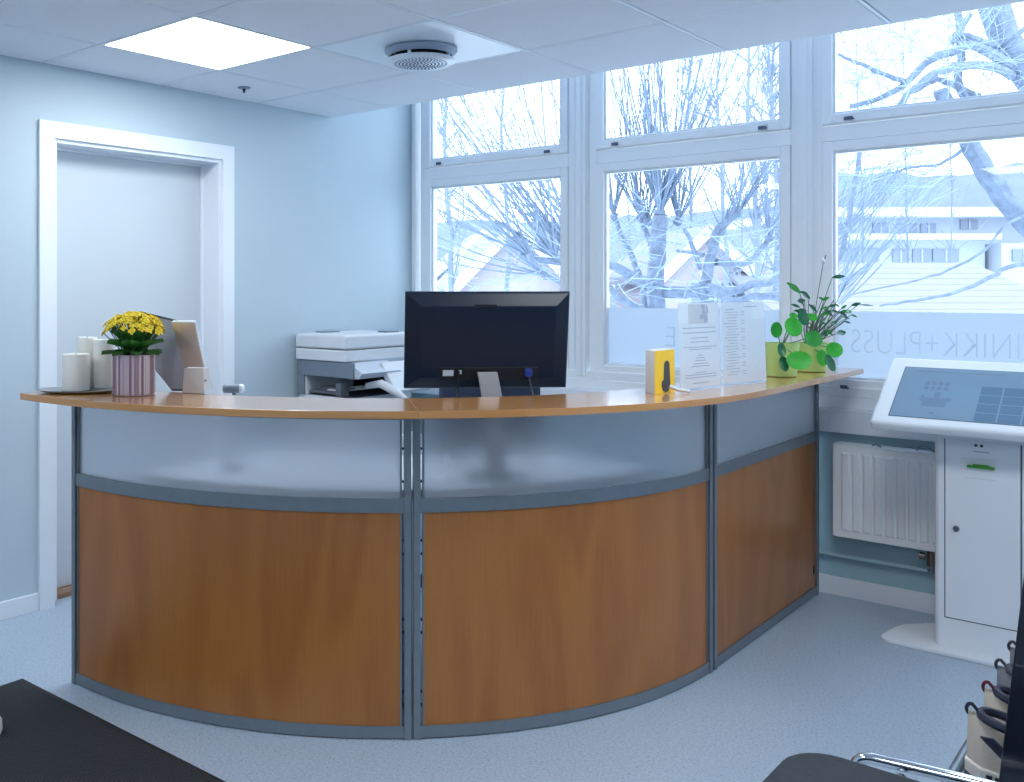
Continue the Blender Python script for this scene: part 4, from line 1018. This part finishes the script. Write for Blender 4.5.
kn = [(660, 214, T0, .07, 54, .1, .25, 1.45), (648, 222, T0 + .3, .05, 16, -.1, 0, 1.2), (640, 217, T0 + .5, .05, 18, -.2, .2, 1.35), (678, 222, T0 + .1, .05, 18, .15, .2, 1.3), (614, 216, T0 + .4, .045, 22, -.1, .2, 1.35),
      (738, 214, T0 - .6, .04, 10, .15, 0, .9), (722, 232, T0 - .6, .04, 10, .1, 0, .9), (770, 238, T0, .04, 10, .1, 0, .8), (800, 270, T0 - 1.5, .04, 8, .3, 0, .7),
      (556, 258, T0 - 1.2, .05, 22, -.5, -.1, 1.35), (530, 256, T0 - 1.3, .05, 18, -.6, -.1, 1.3), (580, 258, T0 - 1.1, .05, 24, -.55, -.1, 1.5), (545, 275, T0, .05, 14, -.8, -.3, 1.1), (592, 240, T0 - .4, .04, 16, -.5, -.1, 1.3)]
for x, y, t, r, n, bias, rise, ls in kn:
    c = at(x, y, t)
    m_ = MB().lathe([(r * .3, -r * .9), (r * .8, -r * .5), (r, 0), (r * .8, r * .5), (r * .3, r * .8)], c, 9)
    for v in m_.v: v += sph() * r * .18
    wd.add(m_)
    for k in range(n):
        v = sph() * .42 + UP * (.75 + rise) + RT * bias * rnd.uniform(.5, 1.25)
        shoot(sh, c + v * r * .6, v, rnd.uniform(1.3, 2.6) * ls, rnd.uniform(.006, .0115), .17, 9, 4, (2, .8, tw), .04)
    for k in range(n // 4):      # tangled lower twigs
        v = sph(); v.z *= .6
        shoot(tw, c + v * r * .5, v, rnd.uniform(.4, .9), .006, .1, 6, 3, (3, 1.2, tw), .25)
for k in range(80):             # tangle around the limbs
    c = at(rnd.uniform(604, 782), rnd.uniform(235, 300), T0 + rnd.uniform(-1.3, .6)); v = sph(); v.z *= .5
    shoot(tw, c, v, rnd.uniform(.4, 1.1), .006, .12, 6, 3, (2, 1.0, tw), .25)
for k in range(26):
    c = at(rnd.uniform(470, 575), rnd.uniform(248, 290), T0 - rnd.uniform(.2, 1.3)); v = sph() - RT * .6; v.z *= .5
    shoot(tw, c, v, rnd.uniform(.5, 1.1), .006, .12, 6, 3, (2, 1.0, tw), .22)
wd.build('trunk', bark, o, True)
tag(sh.build('shoots', twigm, o), kind='stuff'); tag(tw.build('twigs', twigl, o), kind='stuff')

# thick leaning tree behind the kiosk window
T1 = 8.0
root = at(1120, 520, T1); root.z = -1.0
o = thing('leaning_tree', 'thick leaning bare tree with arching branches outside the kiosk window', 'tree', root)
wd, sh, tw = MB(), MB(), MB()
limb(wd, [root, at(1100, 330, T1), at(1050, 248, T1), at(1016, 212, T1), at(990, 178, T1), at(968, 142, T1), at(950, 112, T1), at(940, 90, T1)], .15, .075, 9, .008)
limb(wd, [at(968, 142, T1), at(970, 112, T1), at(958, 80, T1), at(962, 52, T1), at(958, 10, T1), at(954, -60, T1)], .05, .035)
limb(wd, [at(1110, 300, T1), at(1085, 190, T1 + .3), at(1042, 100, T1 + .4), at(1012, 50, T1 + .4), at(990, 0, T1 + .4), at(965, -80, T1 + .4)], .20, .13, 10, .008)
limb(wd, [at(1020, 80, T1 + .4), at(1012, 30, T1 + .6), at(996, -30, T1 + .8)], .08, .05)
limb(wd, [at(1014, 66, T1 + .4), at(995, 55, T1), at(972, 46, T1 - .1), at(945, 54, T1 - .2), at(922, 66, T1 - .2), at(905, 84, T1 - .2), at(880, 98, T1 - .1), at(850, 106, T1)], .06, .025)
limb(wd, [at(1012, 76, T1 + .4), at(990, 66, T1), at(965, 66, T1 - .2), at(938, 72, T1 - .4), at(915, 88, T1 - .5), at(900, 105, T1 - .5)], .055, .03)
limb(wd, [at(978, 96, T1), at(955, 86, T1 + .3), at(938, 80, T1 + .4), at(920, 88, T1 + .5), at(905, 96, T1 + .6)], .04, .025)
limb(wd, [at(1000, 50, T1 + .3), at(978, 40, T1), at(960, 36, T1), at(952, 40, T1)], .05, .04)
limb(wd, [at(951, 42, T1), at(962, 28, T1), at(970, 14, T1)], .045, .03)
limb(wd, [at(905, 82, T1 - .2), at(880, 72, T1 - .3), at(856, 62, T1 - .3), at(838, 54, T1 - .3)], .03, .015)
limb(wd, [at(1040, 14, T1), at(1016, 36, T1), at(996, 52, T1 + .2)], .03, .03)
limb(wd, [at(1080, 262, T1 - .5), at(1015, 266, T1 - .6), at(990, 278, T1 - .7), at(955, 293, T1 - .9), at(915, 301, T1 - 1.0), at(880, 306, T1 - 1.0)], .028, .010, 6)
limb(wd, [at(1060, 205, T1), at(1010, 222, T1 - .3), at(985, 250, T1 - .4), at(950, 270, T1 - .4), at(905, 283, T1 - .5), at(850, 295, T1 - .5)], .018, .007, 6)
limb(wd, [at(962, 150, T1), at(940, 164, T1), at(912, 167, T1 + .2), at(880, 178, T1 + .3), at(850, 200, T1 + .4)], .022, .008, 6)
limb(wd, [at(812, 300, T1 - .4), at(838, 260, T1 - .3), at(850, 210, T1 - .2), at(858, 160, T1), at(862, 120, T1)], .03, .02)
wd.build('trunk', bark, o, True)
for k in range(230):
    c = at(rnd.uniform(825, 1010), rnd.uniform(-10, 125), T1 + rnd.uniform(-.8, 1.0)); v = sph()
    shoot(tw, c, v, rnd.uniform(.4, 1.1), rnd.uniform(.003, .007), .05, 6, 3, (5, 1.2, tw), .3)
for k in range(46):
    c = at(rnd.uniform(810, 850), rnd.uniform(230, 310), T1 + rnd.uniform(-.8, 1.2)); v = UP * .7 + RT * rnd.uniform(.1, .9) + FW * rnd.uniform(-.4, .4)
    shoot(sh, c, v, rnd.uniform(.7, 1.6), rnd.uniform(.004, .008), .12, 7, 4, (3, 1.0, tw), .08)
for k in range(60):
    c = at(rnd.uniform(840, 960), rnd.uniform(140, 190), T1 + rnd.uniform(-.5, 1.0)); v = -RT + UP * rnd.uniform(-.8, .4) + FW * rnd.uniform(-.4, .4)
    shoot(tw, c, v, rnd.uniform(.4, 1.0), rnd.uniform(.005, .008), -.02, 6, 3, (2, 1.0, tw), .2)
tag(sh.build('shoots', twigm, o), kind='stuff'); tag(tw.build('twigs', twigl, o), kind='stuff')

# slender trees farther off
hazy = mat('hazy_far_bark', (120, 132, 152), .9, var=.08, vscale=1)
def far_tree(px, t, top, r, label, spread=1.0, n=60):
    b = at(px, 300, t); b.z = -1.0; h = at(px, top, t).z + 1.0
    o = thing('bare_tree', label, 'tree', b, group='slender bare trees in the distance')
    a, s_ = MB(), MB()
    pts = limb(a, [b, b + UP * h * .35 + RT * .1, b + UP * h * .7 - RT * .08, b + UP * h], r, r * .2, 6, .04)
    for k in range(n):
        q = pts[min(len(pts) - 1, rnd.randrange(3, len(pts)))] + UP * rnd.uniform(-.3, .3)
        v = sph(); v.z = abs(v.z) * .8 + .3
        shoot(s_, q, v, rnd.uniform(.8, 2.4) * spread, r * .22, .2, 6, 3, (4, 1.1, s_), .12)
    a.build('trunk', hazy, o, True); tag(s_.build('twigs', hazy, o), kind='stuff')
far_tree(448, 24, 40, .12, 'faint slender tree at the left edge of the left window')
far_tree(505, 26, 20, .10, 'faint slender tree seen through the middle of the left window', .8, 40)
far_tree(722, 22, 0, .09, 'slender bare tree right of the pollard in the middle window')
far_tree(752, 19, -10, .10, 'slender straight tree near the right edge of the middle window')
far_tree(775, 28, 0, .16, 'widest faint tree behind the right edge of the middle window', 1.3, 110)
far_tree(690, 44, 60, .14, 'faint far tree behind the pollard crown', 1.3, 80)

for px_, t_, top_, sp_, lab_ in ((462, 60, 60, 1.5, 'dense faint tree behind the left half of the left window'), (535, 66, 40, 1.6, 'dense faint tree behind the right half of the left window'),
        (740, 48, 10, 1.8, 'broad faint tree crown filling the top right of the middle window'), (764, 40, 20, 1.6, 'faint tree crown beside the second mullion'), (628, 52, 90, 1.7, 'faint tree crown behind the left edge of the middle window'),
        (860, 34, -30, 1.6, 'faint tree crown at the left edge of the kiosk window'), (905, 38, -20, 1.6, 'faint tree crown above the terraced building'), (950, 42, -20, 1.7, 'faint tree crown behind the leaning trunk')):
    far_tree(px_, t_, top_, .07, lab_, sp_, 90)
# houses: local x to the right, y away, z up
def house_root(name, label, px, t, cat='building'):
    b = at(px, 300, t); b.z = -1.0
    return thing(name, label, cat, b, YAW)
white_wall = mat('white_house_wall', (166, 172, 184), .8, var=.02, vscale=.5)
glassd = mat('house_window_glass', (120, 130, 148), .3)
pinkw = mat('pale_red_timber', (168, 160, 168), .8, var=.04, vscale=2)
roofm = mat('snowy_tile_roof', (138, 138, 152), .85, var=.05, vscale=2)
greyw = mat('grey_timber_wall', (110, 122, 140), .8, var=.05, vscale=2)
def zz(y, t): return at(512, y, t).z + 1.0
def gable(o, w, dpt, eave, ridge, wallm, over=.5):
    h = w / 2
    m = MB(); m.v += [Vector(q) for q in ((-h, 0, 0), (h, 0, 0), (h, 0, eave), (0, 0, ridge), (-h, 0, eave), (-h, dpt, 0), (h, dpt, 0), (h, dpt, eave), (0, dpt, ridge), (-h, dpt, eave))]
    m.f += [(0, 1, 2, 3, 4), (9, 8, 7, 6, 5), (0, 5, 6, 1), (1, 6, 7, 2), (2, 7, 8, 3), (3, 8, 9, 4), (4, 9, 5, 0)]
    m.build('wall', wallm, o, local=True)
    sl = (ridge - eave) / h
    for sgn in (-1, 1):
        r = MB(); xe = sgn * (h + over); ze = eave - sl * over
        r.v += [Vector(q) for q in ((0, -over, ridge + .02), (xe, -over, ze + .02), (xe, dpt + over, ze + .02), (0, dpt + over, ridge + .02), (0, -over, ridge + .28), (xe, -over, ze + .28), (xe, dpt + over, ze + .28), (0, dpt + over, ridge + .28))]
        r.f += [(0, 1, 2, 3), (4, 7, 6, 5), (0, 4, 5, 1), (1, 5, 6, 2), (2, 6, 7, 3), (3, 7, 4, 0)]
        r.build('roof', roofm, o, local=True)
        bb = MB(); bb.v += [Vector(q) for q in ((0, -over - .08, ridge - .12), (xe, -over - .08, ze - .12), (xe, -over - .08, ze + .3), (0, -over - .08, ridge + .3), (0, -over, ridge - .12), (xe, -over, ze - .12), (xe, -over, ze + .3), (0, -over, ridge + .3))]
        bb.f += [(0, 1, 2, 3), (4, 7, 6, 5), (0, 4, 5, 1), (1, 5, 6, 2), (2, 6, 7, 3), (3, 7, 4, 0)]
        bb.build('bargeboard', snow, o, local=True)
    for x in (-.22 * w, .14 * w):
        wn = MB().box((x, -.04, eave * .55), (x + .9, .02, eave * .55 + 1.1)).build('window', white_wall, o, local=True)
        MB().box((x + .1, -.06, eave * .55 + .1), (x + .8, -.03, eave * .55 + 1.0)).build('pane', glassd, wn, local=True)
o = house_root('gabled_house', 'snowy gabled house behind the left window shoots', 514, 30)
gable(o, 4.2, 8, zz(298, 30), zz(229, 30), pinkw)
o = house_root('gabled_house', 'grey gabled house at the left edge of the left window', 482, 44)
gable(o, 7.0, 8, zz(300, 44), zz(236, 44), greyw)
o = house_root('gabled_house', 'pale red gabled house behind the pollard tree', 706, 30)
gable(o, 2.6, 6, zz(275, 30), zz(234, 30), pinkw, .3)
o = house_root('low_house', 'long low snowy roof behind the middle window tree', 650, 66)
gable(o, 13, 8, zz(300, 66), zz(262, 66), white_wall)
# terraced white building
t = 55
o = house_root('terraced_building', 'white flat roofed terraced building beyond the kiosk window', 920, t)
k = t / FPX
def bb_(x0, x1, y0, y1, d0, d1): return MB().box(((x0 - 920) * k, d0, zz(y1, t)), ((x1 - 920) * k, d1, zz(y0, t)))
bb_(835, 1120, 214, 300, 3, 14).build('upper_wall', white_wall, o, local=True)
bb_(820, 1130, 205, 214, 1.5, 14.5).build('roof', snow, o, local=True)
bb_(835, 985, 240, 300, 0, 3).build('lower_wall', white_wall, o, local=True)
bb_(990, 1120, 244, 300, -1, 3).build('wing', white_wall, o, local=True)
bb_(832, 988, 235, 240, -1.2, 3).build('terrace_slab', snow, o, local=True)
for x0, x1, y0, y1, d in ((858, 878, 221, 233, 3), (900, 916, 219, 233, 3), (926, 946, 220, 232, 3), (950, 966, 220, 232, 3), (992, 1010, 216, 226, 3), (840, 878, 248, 262, 0), (892, 908, 249, 262, 0), (912, 930, 249, 262, 0), (932, 958, 249, 262, 0), (1000, 1022, 250, 262, -1)):
    wn = bb_(x0, x1, y0, y1, d - .10, d + .05).build('window', glassd, o, local=True)
    bb_((x0 + x1) / 2 - .8, (x0 + x1) / 2 + .8, y0, y1, d - .14, d - .10).build('mullion', white_wall, wn, local=True)
# snowy roof in front of it
t = 24; k = t / FPX
o = house_root('garage_roof', 'low building with a broad snowy tiled roof below the terraced building', 930, t)
r = MB(); x0, x1 = (815 - 930) * k, (1150 - 930) * k
MB().box((x0 + .3, 3.0, 0), (x1 - .3, 9, zz(305, t))).build('wall', pinkw, o, local=True)
nr = 9
for q in range(nr):
    a0, a1 = q / nr, (q + 1) / nr
    ya, yb = 1.0 * (1 - a0) * 2 + a0 * 7, 1.0 * (1 - a1) * 2 + a1 * 7
    za, zb = zz(318, t) + (zz(262, t + 6) - zz(318, t)) * a0, zz(318, t) + (zz(262, t + 6) - zz(318, t)) * a1
    m = MB(); m.v += [Vector(p) for p in ((x0, ya, za), (x1, ya, za), (x1, yb, zb - .012), (x0, yb, zb - .012), (x0, ya, za - .12), (x1, ya, za - .12), (x1, yb, zb - .15), (x0, yb, zb - .15))]
    m.f += [(0, 1, 2, 3), (7, 6, 5, 4), (0, 4, 5, 1), (1, 5, 6, 2), (2, 6, 7, 3), (3, 7, 4, 0)]
    m.build('roof_course', roofm, o, local=True)
# wooded hill
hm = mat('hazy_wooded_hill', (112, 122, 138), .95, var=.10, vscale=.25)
hl = MB(); N = 60; t = 130
pts = []
for q in range(N + 1):
    x = 340 + (1500 - 340) * q / N
    yy = 184 - 10 * math.sin((x - 700) / 120) - (16 if x > 960 else 0) * min(1, (x - 960) / 60) + (28 if x < 800 else 0) + rnd.uniform(-3, 3)
    pts.append((x, yy))
for x, y in pts:
    a = at(x, y, t); b = at(x, 300, t - 30); b.z = -1.0; c = a + FW * 30
    hl.v += [b, a, Vector((c.x, c.y, -1))]
for q in range(N): hl.f += [(3 * q, 3 * q + 3, 3 * q + 4, 3 * q + 1), (3 * q + 1, 3 * q + 4, 3 * q + 5, 3 * q + 2)]
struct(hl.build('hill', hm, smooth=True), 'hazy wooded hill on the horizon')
